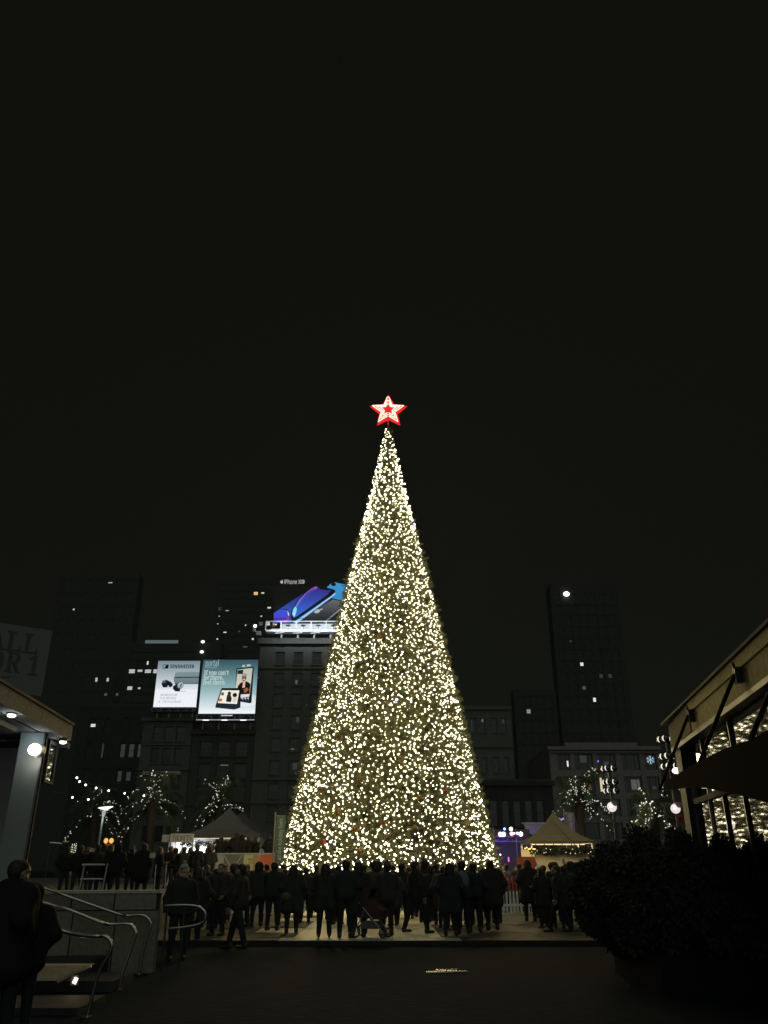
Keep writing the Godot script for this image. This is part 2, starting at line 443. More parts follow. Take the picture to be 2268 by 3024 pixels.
# ------------------------------------------------------------------ buildings
# o: wall (material), xs (window centres), ys (window middles), ww, wh, lit {"col,row": material}, frame, recess
func building(called: String, label: String, x0: float, x1: float, d: float, top: float, deep: float, o: Dictionary) -> Node3D:
	var b := thing(called, label, "building", Vector3((x0 + x1) / 2, 0, -d), 0.0, o.get("group", ""))
	var cx := (x0 + x1) / 2; var hw := (x1 - x0) / 2
	var xs: Array = o.xs; var ys: Array = o.ys
	var ww: float = o.ww; var wh: float = o.wh
	var wide: Array = o.get("wide", [])
	var recess: float = o.get("recess", 0.4)
	var st := new_st()
	bx(st, Vector3(0, top / 2, -(deep + recess) / 2), Vector3(hw * 2, top, deep - recess))
	var left := -hw
	for k in xs.size():         # piers between the windows
		var w: float = wide[k] if wide.size() else ww
		var l: float = xs[k] - cx - w / 2
		if l > left: bx(st, Vector3((left + l) / 2, top / 2, -recess / 2), Vector3(l - left, top, recess))
		var low := 0.0
		for y in ys:
			if y - wh / 2 > low: bx(st, Vector3(l + w / 2, (low + y - wh / 2) / 2, -recess / 2 - 0.03), Vector3(w, y - wh / 2 - low, recess - 0.06))
			low = y + wh / 2
		bx(st, Vector3(l + w / 2, (low + top) / 2, -recess / 2 - 0.03), Vector3(w, top - low, recess - 0.06))
		left = l + w
	bx(st, Vector3((left + hw) / 2, top / 2, -recess / 2), Vector3(hw - left, top, recess))
	obj("wall", st, o.wall, b)
	var trim: Material = o.get("trim", o.wall)
	for c in o.get("cornices", []):     # [height, thickness, how far it stands out]
		var cs := new_st(); bx(cs, Vector3(0, c[0], c[2] / 2 + 0.005), Vector3(hw * 2 + c[2], c[1], c[2])); obj("cornice", cs, trim, b)
	var rs := new_st(); bx(rs, Vector3(0, top + 0.15, -deep / 2), Vector3(hw * 2 - 0.4, 0.3, deep - 0.4)); obj("roof", rs, mat(0.04, 0.04, 0.04, 0.9), b)
	var glass: Material = o.get("glass", mat(0.012, 0.013, 0.015, 0.15))
	var shapes := {}
	for k in xs.size():
		var w: float = wide[k] if wide.size() else ww
		if not shapes.has(w):
			var fs := new_st(); var t := 0.09
			for s in [-1, 1]:
				bx(fs, Vector3(s * (w / 2 - t / 2), 0, 0), Vector3(t, wh, 0.08)); bx(fs, Vector3(0, s * (wh / 2 - t / 2), 0), Vector3(w - 2 * t, t, 0.08))
			if o.get("sash", true): bx(fs, Vector3(0, 0.03, 0), Vector3(w - 2 * t, 0.07, 0.07))
			if o.has("mullions"):
				for s in [-1, 1]: bx(fs, Vector3(s * w * 0.24, 0, 0.002), Vector3(0.07, wh - 2 * t, 0.07))
			var ps := new_st(); bx(ps, Vector3.ZERO, Vector3(w - 0.1, wh - 0.1, 0.02))
			var ss := new_st(); bx(ss, Vector3(0, -wh / 2 - 0.08, 0), Vector3(w + 0.3, 0.14, 0.2))
			shapes[w] = [fs.commit(), ps.commit(), ss.commit()]
		for r in ys.size():
			var f := obj("window", shapes[w][0], o.get("frame", mat(0.05, 0.05, 0.05)), b)
			f.position = Vector3(xs[k] - cx, ys[r], -recess + 0.06)
			var pane := obj("pane", shapes[w][1], glass, f); pane.position.z = -0.03
			if o.get("sills", true):
				var sl := obj("sill", shapes[w][2], trim, f); sl.position.z = recess - 0.05
			var lit = o.get("lit", {}).get("%d,%d" % [k, r])
			if lit != null:       # [material, share of the width, share of the height, offset x, offset y]
				var ls := new_st(); bx(ls, Vector3(lit[3] * w, lit[4] * wh, -0.005), Vector3((w - 0.2) * lit[1], (wh - 0.2) * lit[2], 0.012)); obj("lit_blind", ls, lit[0], f)
	return b

func steps(a: float, b: float, n: int) -> Array:
	var out := []
	for k in n: out.append(a + (b - a) * k / maxf(1, n - 1))
	return out

# ------------------------------------------------------------------ plants
var frond_shapes := []
var frond_paths := []

func make_fronds() -> void:
	for v in 4:
		var st := new_st()
		var pts := []
		var rise: float = [1.9, 1.15, 0.5, -0.25][v]
		for k in 9:
			var t := k / 8.0
			pts.append(Vector3(0, rise * sin(t * PI * 0.62) * 1.1 - t * t * (1.7 - rise * 0.45), -2.4 * (t - (0.18 if rise < 1.5 else 0.4) * t * t)))
		frond_paths.append(pts)
		var rad := []
		for k in 9: rad.append(0.035 - 0.028 * k / 8.0)
		tube(st, pts, rad, 5)
		for k in range(3, 33):
			var t := k / 32.0 * 8.0
			var i := mini(int(t), 7)
			var p: Vector3 = pts[i].lerp(pts[i + 1], t - i)
			var fwd: Vector3 = (pts[i + 1] - pts[i]).normalized()
			var l := 0.55 * sin(clampf(k / 32.0 * 2.6 + 0.35, 0.0, PI)) + 0.1
			for s in [-1.0, 1.0]:
				var tip: Vector3 = p + Vector3(s * l * 0.82, -l * 0.28, 0) + fwd * l * 0.5
				tri(st, p - fwd * 0.025, p + fwd * 0.025, tip, Vector3(0, 1, 0.01))
		frond_shapes.append(st.commit())

func palm(label: String, at: Vector3, high: float, size: float, lights: float, lit: Material, tall := false) -> void:
	var p := thing("palm_tree", label, "palm tree", at)
	var ts := new_st(); var pts := []; var rad := []
	for k in 15:
		pts.append(Vector3(0.05 * sin(k * 0.4), high * k / 14.0, 0.04 * cos(k * 0.5) - 0.04)); rad.append((0.2 if k % 2 else 0.225) * size * (1.0 if k < 12 else 1.25))
	tube(ts, pts, rad, 10); obj("trunk", ts, mat(0.03, 0.024, 0.018, 0.95), p)
	var bulbs := []
	var green := mat(0.03, 0.05, 0.022, 0.6)
	for k in 30:
		var v := k % 4
		var f := obj("frond", frond_shapes[v], green, p)
		f.position = Vector3(0, high - 0.05, 0)
		f.basis = Basis(Vector3.UP, k * 2.399 + rng.randf_range(-0.2, 0.2)).scaled(Vector3.ONE * size * rng.randf_range(0.85, 1.1))
		if rng.randf() < lights:
			for j in rng.randi_range(7, 15):
				var t := rng.randf_range(1.0, 7.6); var i := int(t)
				var q: Vector3 = frond_paths[v][i].lerp(frond_paths[v][mini(i + 1, 8)], t - i) + Vector3(rng.randf_range(-0.12, 0.12), 0.04 + rng.randf_range(-0.12, 0.06), 0)
				bulbs.append(Transform3D(Basis.from_scale(Vector3.ONE * rng.randf_range(0.5, 1.1)), f.transform * q))
	if bulbs.size(): scatter("fairy_lights", small_bulb, lit, bulbs, p)

var small_bulb: Mesh
var leaf_spray: Mesh
var bush_leaf: Mesh

func ico(r: float) -> ArrayMesh:      # a bulb of 20 faces
	var st := new_st()
	var t := (1.0 + sqrt(5.0)) / 2.0
	var v := []
	for p in [[-1, t, 0], [1, t, 0], [-1, -t, 0], [1, -t, 0], [0, -1, t], [0, 1, t], [0, -1, -t], [0, 1, -t], [t, 0, -1], [t, 0, 1], [-t, 0, -1], [-t, 0, 1]]:
		v.append(Vector3(p[0], p[1], p[2]).normalized() * r)
	for f in [[0, 11, 5], [0, 5, 1], [0, 1, 7], [0, 7, 10], [0, 10, 11], [1, 5, 9], [5, 11, 4], [11, 10, 2], [10, 7, 6], [7, 1, 8], [3, 9, 4], [3, 4, 2], [3, 2, 6], [3, 6, 8], [3, 8, 9], [4, 9, 5], [2, 4, 11], [6, 2, 10], [8, 6, 7], [9, 8, 1]]:
		tri(st, v[f[0]], v[f[1]], v[f[2]], v[f[0]] + v[f[1]] + v[f[2]])
	return st.commit()

func make_sprays() -> void:
	var st := new_st()          # a fir spray: a twig along +z with needles round it
	for k in 3:
		var a := TAU * k / 3.0
		tri(st, Vector3(cos(a), sin(a), 0) * 0.02, Vector3(cos(a + 2.1), sin(a + 2.1), 0) * 0.02, Vector3(0, 0, 0.5), Vector3(cos(a + 1), sin(a + 1), 0))
	for k in 22:
		var z := 0.06 + 0.4 * k / 21.0
		var a := k * 2.4
		var o := Vector3(cos(a), sin(a), 0)
		var l := 0.2 - 0.08 * k / 21.0
		var s := o.cross(Vector3(0, 0, 1)) * 0.022
		tri(st, Vector3(0, 0, z) + s, Vector3(0, 0, z) - s, Vector3(0, 0, z) + o * l + Vector3(0, 0, l * 0.7), o.cross(s) + Vector3(0, 0, 0.2))
	leaf_spray = st.commit()
	var lf := new_st()
	for k in 7:
		var a := k * 2.4; var o := Vector3(cos(a), 0.45 + 0.25 * sin(k * 1.7), sin(a)).normalized()
		var s := o.cross(Vector3.UP).normalized() * 0.028
		var p := o * 0.05; var q := o * 0.17
		tri(lf, p, (p + q) / 2 + s, q, Vector3.UP); tri(lf, p, (p + q) / 2 - s, q, Vector3.UP)
	bush_leaf = lf.commit()

func shrub(label: String, at: Vector3, r: Vector3, n: int, group := "") -> void:
	var p := thing("shrub", label, "shrub", at, 0.0, group)
	var st := new_st()
	for k in 9:
		var a := k * 2.4
		tube(st, [Vector3(cos(a) * 0.08, 0, sin(a) * 0.08), Vector3(cos(a) * r.x * 0.3, r.y * 0.7, sin(a) * r.z * 0.3), Vector3(cos(a) * r.x * 0.7, r.y * 1.5, sin(a) * r.z * 0.7)], [0.03, 0.02, 0.008], 5)
	obj("stem", st, mat(0.04, 0.03, 0.02, 0.9), p)
	var places := []
	for k in n:
		var o := Vector3(rng.randfn(), rng.randfn(), rng.randfn()).normalized()
		var lump := 0.8 + 0.2 * sin(o.x * 5.0 + at.x) * cos(o.z * 4.0 + at.z) + 0.12 * sin(o.y * 9.0 + o.x * 6.0)
		var q := Vector3(0, r.y, 0) + o * r * lump * pow(rng.randf(), 0.28)
		if q.y < 0.15: continue
		places.append(Transform3D(Basis.from_euler(Vector3(rng.randf() * TAU, rng.randf() * TAU, rng.randf() * TAU)).scaled(Vector3.ONE * rng.randf_range(0.45, 1.05)), q))
	scatter("leaves", bush_leaf, mat(0.06, 0.065, 0.052, 0.85, 0.0, 0.2), places, p)

# ------------------------------------------------------------------ the scene
func _ready() -> void:
	rng.seed = 20181212
	var cam := Camera3D.new(); cam.name = "camera"; cam.position = Vector3(0, EYE, 0); cam.rotation_degrees.x = TILT
	cam.fov = rad_to_deg(2.0 * atan(1512.0 / LENS)); cam.near = 0.1; cam.far = 1200.0; add_child(cam); cam.current = true
	var we := WorldEnvironment.new(); we.name = "environment"
	var env := Environment.new(); env.background_mode = Environment.BG_SKY
	var sky := Sky.new(); var sm := ProceduralSkyMaterial.new()
	sm.sky_top_color = lin(0.0043, 0.0042, 0.0033); sm.sky_horizon_color = lin(0.0038, 0.0039, 0.0031); sm.sky_curve = 0.2
	sm.ground_bottom_color = lin(0.004, 0.004, 0.0035); sm.ground_horizon_color = lin(0.0038, 0.0039, 0.0031)
	sm.sun_angle_max = 0.0
	sky.sky_material = sm; env.sky = sky
	env.ambient_light_source = Environment.AMBIENT_SOURCE_SKY
	env.tonemap_mode = Environment.TONE_MAPPER_LINEAR; env.tonemap_exposure = 1.0
	env.sdfgi_enabled = true; env.ssao_enabled = true; env.ssil_enabled = true
	env.fog_enabled = true; env.fog_density = 0.00014; env.fog_light_color = Color(0.9, 1.0, 0.93)
	we.environment = env; add_child(we)
	var moon := DirectionalLight3D.new(); moon.name = "night_sky_light"; moon.light_energy = 0.12; moon.light_color = Color(0.93, 1.0, 0.95); moon.light_angular_distance = 80.0
	moon.rotation_degrees = Vector3(-38, 12, 0); moon.shadow_enabled = true; moon.sky_mode = DirectionalLight3D.SKY_MODE_LIGHT_ONLY; add_child(moon)

	small_bulb = ico(0.03)
	make_fronds(); make_sprays(); make_head_and_hands()
	ground()
	city()
	pavilions()
	tree()
	rink_side()
	right_side()
	left_front()
	crowd()

func ground() -> void:
	var dark := stone(0.0095, 0.0165, 0.025, 0.3, 0.95, 0.35, 3, 0.15)
	var g := new_st(); bx(g, Vector3(0, -0.15, -150), Vector3(700, 0.3, 700)); struct("ground", g, dark)
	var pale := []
	for k in 4: pale.append(stone(0.4 + 0.03 * k, 0.395 + 0.03 * k, 0.32 + 0.026 * k, 0.16, 0.6, 0.6, 11 + k))  # brighter slabs: the pool of tree light is put into their colour
	var shade_tones := []
	for k in 4: shade_tones.append(stone(0.022 + 0.004 * k, 0.025 + 0.004 * k, 0.0235 + 0.004 * k, 0.2, 0.75, 0.6, 111 + k))  # darker slabs: the shade of the crowd is painted into their colour
	var p := new_st(); bx(p, Vector3(6, PLAZA / 2 - 0.006, -50), Vector3(52, PLAZA - 0.012, 57.6)); var plaza := struct("paving", p, stone(0.022, 0.022, 0.02, 0.2, 0.9, 0.5, 21))
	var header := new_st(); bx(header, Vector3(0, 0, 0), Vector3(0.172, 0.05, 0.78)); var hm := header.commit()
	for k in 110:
		var o := obj("paver", hm, (pale if k > 24 and k < 49 else shade_tones)[rng.randi() % 4], plaza); o.position = Vector3(-6.9 + k * 0.18, PLAZA - 0.025 + rng.randf_range(-0.002, 0.002), -21.6)
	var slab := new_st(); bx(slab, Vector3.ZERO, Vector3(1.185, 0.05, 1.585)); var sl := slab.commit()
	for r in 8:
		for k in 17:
			var o := obj("slab", sl, (pale if (k > 3 and k < 7) or (k in [3, 7] and rng.randf() < 0.35) else shade_tones)[rng.randi() % 4], plaza); o.position = Vector3(-6.4 + k * 1.2, PLAZA - 0.025 + rng.randf_range(-0.0025, 0.0025), -22.8 - r * 1.6)
	var far := new_st(); bx(far, Vector3(6, PLAZA - 0.003, -57), Vector3(52, 0.006, 44)); struct("far_paving", far, shade_tones[1])
	# steel strips let into the dark paving
	var steel := mat(0.6, 0.6, 0.56, 0.2, 1.0)
	var a := spot(1256, 2876, 15.95); var b := spot(1372, 2872, 16.1)
	for e in [[Vector3(a.x, 0.006, a.z), Vector3(b.x + 0.05, 0.006, b.z - 0.05), 0.045, "longer polished steel strip set in the dark paving"], [Vector3(a.x + 0.2, 0.006, a.z - 0.32), Vector3(b.x - 0.1, 0.006, b.z - 0.32), 0.04, "shorter polished steel strip behind the longer strip in dark paving"]]:
		var s := new_st(); var v: Vector3 = e[1] - e[0]
		tube(s, [e[0], (e[0] + e[1]) / 2, e[1]], e[2] * 0.7, 12)
		tag(obj("metal_strip", s, steel), e[3], "metal strip")
	# the raised terrace on the left
	var t := new_st()
	var poly := PackedVector2Array([Vector2(-4.05, 16.0), Vector2(-5.3, 20.5), Vector2(-9.0, 40.0), Vector2(-6.0, 42.0), Vector2(-6.0, 75.0), Vector2(-40.0, 75.0), Vector2(-40.0, 16.0)])
	prism(t, poly, 0.0, TERRACE)
	var terrace := struct("terrace", t, stone(0.1, 0.1, 0.095, 0.2, 0.8, 0.4, 31)); terrace.rotation_degrees.x = -90.0

func city() -> void:
	var beige := stone(0.085, 0.088, 0.078, 0.12, 0.9, 0.2, 41)
	var grey := stone(0.08, 0.082, 0.076, 0.15, 0.9, 0.2, 42)
	var brown := stone(0.05, 0.05, 0.046, 0.15, 0.9, 0.2, 43)
	var dark := stone(0.03, 0.03, 0.03, 0.2, 0.9, 0.15, 44)
	var white := glow(1.0, 0.97, 0.88, 0.9); var dim := glow(0.9, 0.95, 0.9, 0.09); var faint := glow(0.9, 0.95, 0.9, 0.035)
	var amber := glow(1.0, 0.62, 0.25, 0.9); var cream := glow(1.0, 0.88, 0.6, 0.7)
	# --- the facade under the white billboard
	var a := building("office_building", "narrow grey stone building below the earbud billboard", -36.6, -29.1, 125, 22.4, 20, {"wall": grey, "xs": [-34.4, -32.65, -30.85], "ys": [6.0, 9.5, 13.0, 16.9, 20.1], "ww": 1.3, "wh": 2.2, "cornices": [[22.2, 0.5, 0.5], [18.5, 0.2, 0.2], [14.9, 0.25, 0.3]]})
	var sb := new_st(); bx(sb, Vector3(-0.2, 15.3 - 0.9, 0.12), Vector3(5.6, 0.55, 0.2)); obj("sign_band", sb, mat(0.3, 0.3, 0.27), a)
	# --- the facade under the teal billboard
	building("office_building", "broad dark building below the teal billboard, beside the tall stone block", -29.0, -19.7, 125, 20.6, 20, {"wall": brown, "xs": [-26.8, -24.1, -21.5], "ys": [5.4, 8.4, 11.5, 14.7, 17.9], "ww": 1.9, "wh": 2.2, "cornices": [[20.3, 0.6, 0.5], [9.9, 0.2, 0.2]], "lit": {"1,3": [dim, 0.7, 0.1, 0.1, 0.4], "1,0": [dim, 0.4, 0.1, 0.0, 0.3]}, "glass": mat(0.01, 0.011, 0.012, 0.2)})
	# --- the tall stone block with the phone billboard on its roof
	var c := building("office_building", "tall stone building with rows of sash windows behind the tree's left side", -19.6, -1.0, 125, 34.4, 22, {"wall": beige, "xs": [-16.35, -13.5, -10.6, -7.7, -4.8], "ys": [8.8, 11.9, 15.2, 18.5, 21.8, 25.1, 28.4, 31.7], "ww": 1.55, "wh": 2.0, "cornices": [[34.3, 0.9, 0.7], [30.1, 0.22, 0.2], [13.5, 0.25, 0.25], [10.2, 0.2, 0.2]], "frame": mat(0.07, 0.07, 0.065),
		"lit": {"1,6": [dim, 0.25, 0.35, -0.1, -0.2], "1,4": [faint, 0.4, 0.5, 0.2, 0.2], "1,3": [dim, 0.4, 0.12, -0.2, -0.3], "2,3": [dim, 0.2, 0.12, -0.3, -0.2], "1,2": [faint, 0.5, 0.5, 0.1, 0.1], "1,1": [dim, 0.15, 0.5, 0.35, 0.0]}})
	for k in 3:     # arched heads over the second row
		var ar := new_st(); var pts := []
		for j in 9: pts.append(Vector3([-16.35, -13.5, -10.6][k] + 10.3 + 0.9 * cos(PI * j / 8.0), 12.85 + 0.5 * sin(PI * j / 8.0), 0.02))
		tube(ar, pts, 0.09, 5); obj("arch", ar, mat(0.09, 0.09, 0.08), c)
	# --- right of the tree
	building("office_building", "pale building with two slit windows lit, just right of the tree", 12.6, 20.3, 131, 25.3, 18, {"wall": stone(0.09, 0.098, 0.09, 0.12, 0.9, 0.2, 45), "xs": [14.3, 15.7, 17.6, 19.1], "ys": [12.0, 16.2, 22.3], "ww": 0.9, "wh": 2.3, "cornices": [[25.0, 0.5, 0.4], [19.0, 0.3, 0.3], [9.2, 0.3, 0.4]], "lit": {"0,2": [faint, 0.2, 0.8, -0.3, 0.0], "1,2": [dim, 0.5, 0.25, 0.1, 0.35], "3,2": [faint, 0.5, 0.3, 0.0, 0.3]}})
	building("office_building", "low dark building with a pilastered front between the tree and the cream tent", 14.0, 23.5, 118, 12.6, 16, {"wall": dark, "xs": [15.2, 16.8, 18.4, 20.0, 21.6], "ys": [3.6, 8.4], "ww": 1.0, "wh": 3.4, "cornices": [[12.3, 0.6, 0.5], [5.9, 0.35, 0.4]]})
	var d := building("office_building", "four storey building with wide windows and a snowflake light, behind the cream tent", 24.8, 41.2, 125, 18.0, 20, {"wall": stone(0.19, 0.172, 0.178, 0.12, 0.9, 0.2, 46), "xs": [26.9, 29.9, 33.3, 36.9, 39.9], "wide": [1.9, 2.7, 2.7, 2.7, 1.9], "ys": [6.4, 9.6, 12.8, 16.0], "ww": 2.5, "wh": 2.25, "sash": false, "mullions": true, "sills": false, "cornices": [[17.95, 0.5, 0.6], [17.4, 0.18, 0.3]],
		"lit": {"0,3": [white, 0.14, 0.4, 0.32, -0.1], "2,2": [cream, 0.16, 0.95, -0.42, 0.0], "1,2": [glow(1.0, 0.75, 0.35, 0.14), 0.4, 0.55, 0.1, -0.15], "3,2": [dim, 0.5, 0.7, 0.15, 0.0], "1,3": [faint, 0.4, 0.5, 0.0, 0.2], "2,3": [faint, 0.3, 0.5, 0.0, -0.2], "4,2": [faint, 0.4, 0.2, 0.1, -0.2], "3,1": [faint, 0.3, 0.5, 0.1, 0.0]}})
	var pr := new_st(); bx(pr, Vector3(0, 18.6, -2.0), Vector3(11.0, 0.7, 2.0)); obj("roof_ledge", pr, stone(0.19, 0.172, 0.178, 0.12, 0.9, 0.2, 46), d)
	var lw := new_st(); bx(lw, Vector3(-0.22 + 0.5, 12.75, -0.27), Vector3(0.55, 1.9, 0.02)); obj("lit_blind", lw, glow(0.85, 0.95, 0.95, 0.25), d)
	var bl := new_st(); ball(bl, Vector3(0.25, 13.3, -0.2), Vector3.ONE * 0.32, 10); obj("lamp", bl, glow(1, 0.97, 0.9, 5.0), d)
	var pl := new_st(); ball(pl, Vector3(-1.0, 16.1, -0.2), Vector3.ONE * 0.17, 8); obj("purple_lamp", pl, glow(0.4, 0.12, 1.0, 1.6), d)
	var fl := new_st()
	for k in 6:
		var v := Vector3(cos(k * PI / 3 + PI / 6), sin(k * PI / 3 + PI / 6), 0); var o := Vector3(6.95, 16.3, -0.25)
		cyl(fl, o, o + v * 0.62, 0.035, 0.035, 5)
		for s in [-1, 1]: cyl(fl, o + v * 0.36, o + v * 0.5 + v.cross(Vector3(0, 0, s)) * 0.17, 0.03, 0.03, 5)
	obj("snowflake_light", fl, glow(0.55, 0.8, 1.0, 0.9), d)
	var dull := mat(0.028, 0.028, 0.028, 0.9)
	# --- dark towers with a few lit windows
	var xs := steps(-70.0, -46.2, 9); var ys := steps(66.0, 112.2, 15)
	var tl := {"5,13": [amber, 0.95, 0.7, 0.0, 0.1], "6,13": [cream, 0.7, 0.35, 0.0, 0.2], "0,11": [faint, 0.7, 0.8, 0, 0], "1,11": [cream, 0.75, 0.16, 0.1, -0.4], "7,11": [cream, 0.85, 0.4, 0.1, 0.2], "0,10": [white, 0.3, 0.15, 0, 0], "6,10": [white, 0.35, 0.25, 0, 0], "1,8": [white, 0.7, 0.2, 0, -0.2], "3,8": [dim, 0.3, 0.3, 0, 0], "4,9": [white, 0.25, 0.25, -0.2, -0.3], "6,9": [dim, 0.9, 0.8, 0, 0], "7,9": [cream, 0.95, 0.75, 0, 0], "8,9": [glow(1, 0.75, 0.55, 0.8), 0.95, 0.7, 0, 0], "0,9": [white, 0.25, 0.2, -0.2, 0.0], "4,6": [dim, 0.9, 0.3, 0, 0], "3,4": [dim, 0.85, 0.14, 0, 0], "4,4": [dim, 0.85, 0.16, 0, 0], "5,4": [dim, 0.85, 0.14, 0, 0],
		"2,2": [white, 0.3, 0.2, 0.1, 0.1], "3,2": [cream, 0.6, 0.5, 0.2, 0.2], "5,2": [cream, 0.95, 0.14, 0, 0.1], "6,2": [glow(1, 0.85, 0.75, 0.5), 0.95, 0.3, 0, 0.1], "0,7": [white, 0.35, 0.3, 0, 0], "5,7": [white, 0.4, 0.4, 0, 0]}
	building("tower", "dark high-rise with an amber lit window behind the two billboards", -72.5, -43.8, 330, 116, 7, {"wall": dark, "xs": xs, "ys": ys, "ww": 2.0, "wh": 2.1, "glass": dull, "lit": tl, "sills": false})
	var ux := steps(-101.0, -78.5, 8); var uy := steps(53.0, 80.0, 9)
	var uw := glow(0.9, 0.97, 0.92, 0.55)
	var u := building("tower", "dark office tower with a glowing crown strip, left of the billboards", -104, -66, 320, 84.6, 7, {"wall": dark, "xs": ux, "ys": uy, "ww": 2.6, "wh": 1.9, "glass": dull, "sills": false, "lit": {"0,6": [uw, 0.95, 0.9, 0, 0], "1,6": [uw, 0.8, 0.5, 0, 0.1], "2,6": [uw, 1.0, 0.8, 0, 0], "3,6": [uw, 0.9, 0.9, 0, 0], "0,4": [uw, 0.8, 0.8, 0, 0], "1,4": [uw, 0.4, 0.4, 0.2, 0], "2,7": [white, 0.25, 0.8, -0.2, 0]}})
	var cr := new_st(); bx(cr, Vector3(-5.3, 85.2, 0.05), Vector3(13.4, 1.3, 0.2)); obj("crown_light", cr, glow(0.55, 0.72, 0.75, 0.17), u)
	for q in [[599, 1895], [596, 1925]]:
		var l := spot(q[0], q[1], 319.0); var s := new_st(); ball(s, l - u.position, Vector3(0.8, 0.6, 0.6), 8); obj("lamp", s, glow(1, 1, 0.95, 2.0), u)
	building("tower", "shadowy mid-rise with tall dimly lit windows, above the lit palm on the left", -60.5, -45.5, 162, 31, 6, {"wall": dark, "xs": [-57.5, -54.6, -51.0, -49.3, -47.6], "ys": [13.0, 17.6, 22.4, 27.2], "ww": 1.2, "wh": 2.9, "glass": dull, "sills": false, "lit": {"1,2": [faint, 0.3, 1.0, -0.3, 0], "2,2": [faint, 0.8, 0.9, 0, 0], "3,2": [faint, 0.9, 0.9, 0, 0], "4,2": [faint, 0.9, 0.9, 0, 0], "2,1": [faint, 0.7, 0.7, 0, 0], "3,1": [faint, 0.8, 0.6, 0, 0], "0,3": [white, 0.9, 0.2, 0, 0]}})
	building("tower", "unlit slab tower rising behind the basketball style billboard", -140, -106, 330, 118, 7, {"wall": dark, "xs": steps(-137, -109, 7), "ys": steps(60, 114, 10), "ww": 2.4, "wh": 2.2, "glass": dull, "sills": false, "lit": {"4,9": [white, 0.8, 0.15, 0, 0], "1,7": [white, 0.3, 0.3, 0, 0], "5,2": [uw, 0.4, 0.7, 0, 0], "4,2": [uw, 0.4, 0.8, 0, 0], "5,1": [dim, 0.5, 0.5, 0, 0], "6,1": [dim, 0.4, 0.5, 0, 0]}})
	var v := building("tower", "dark hotel tower with a single bright lamp, right of the tree", 54, 76, 250, 86, 6, {"wall": dark, "xs": steps(56.5, 73.5, 7), "ys": steps(34, 82, 14), "ww": 1.6, "wh": 1.9, "glass": dull, "sills": false, "lit": {"2,7": [white, 0.7, 0.6, 0, 0], "2,5": [dim, 0.7, 0.6, 0, 0], "3,4": [white, 0.6, 0.7, 0, 0], "1,9": [dim, 0.5, 0.2, 0, 0], "4,6": [faint, 0.8, 0.7, 0, 0], "5,6": [faint, 0.8, 0.7, 0, 0]}})
	var vl := spot(1672.7, 1754, 249.5); var vs := new_st(); ball(vs, vl - v.position, Vector3(1.0, 0.75, 0.7), 10); obj("lamp", vs, glow(0.95, 1, 0.9, 4.0), v)
	building("tower", "dark slim tower with one pale window, between the tree and the hotel tower", 38.5, 51.0, 240, 50, 6, {"wall": dark, "xs": steps(40.5, 49.0, 5), "ys": steps(26, 47, 7), "ww": 1.3, "wh": 1.7, "glass": dull, "sills": false, "lit": {"1,5": [glow(0.9, 0.95, 0.85, 0.3), 1.0, 0.75, 0, 0]}})
	billboards()

func catwalk(board: Node3D, x0: float, x1: float, y0: float, y1: float, z: float, n: int, m: Material) -> void:
	var st := new_st()
	for y in [y0, y1]: bx(st, Vector3((x0 + x1) / 2, y, z), Vector3(x1 - x0, 0.13, 0.12))
	for k in n + 1: bx(st, Vector3(x0 + (x1 - x0) * k / n, (y0 + y1) / 2, z + 0.003), Vector3(0.16, y1 - y0 - 0.13, 0.12))
	bx(st, Vector3((x0 + x1) / 2, y0 - 0.1, z - 0.9), Vector3(x1 - x0, 0.06, 1.7))
	obj("catwalk", st, m, board)
	for k in n:
		var ls := new_st(); var x := x0 + (x1 - x0) * (k + 0.5) / n
		ball(ls, Vector3(x, (y0 + y1) / 2 - 0.1, z + 0.5), Vector3(0.42, 0.16, 0.2), 10); cyl(ls, Vector3(x, y0, z), Vector3(x, (y0 + y1) / 2 - 0.15, z + 0.5), 0.03, 0.03, 5)
		obj("floodlight", ls, mat(0.02, 0.02, 0.02), board)

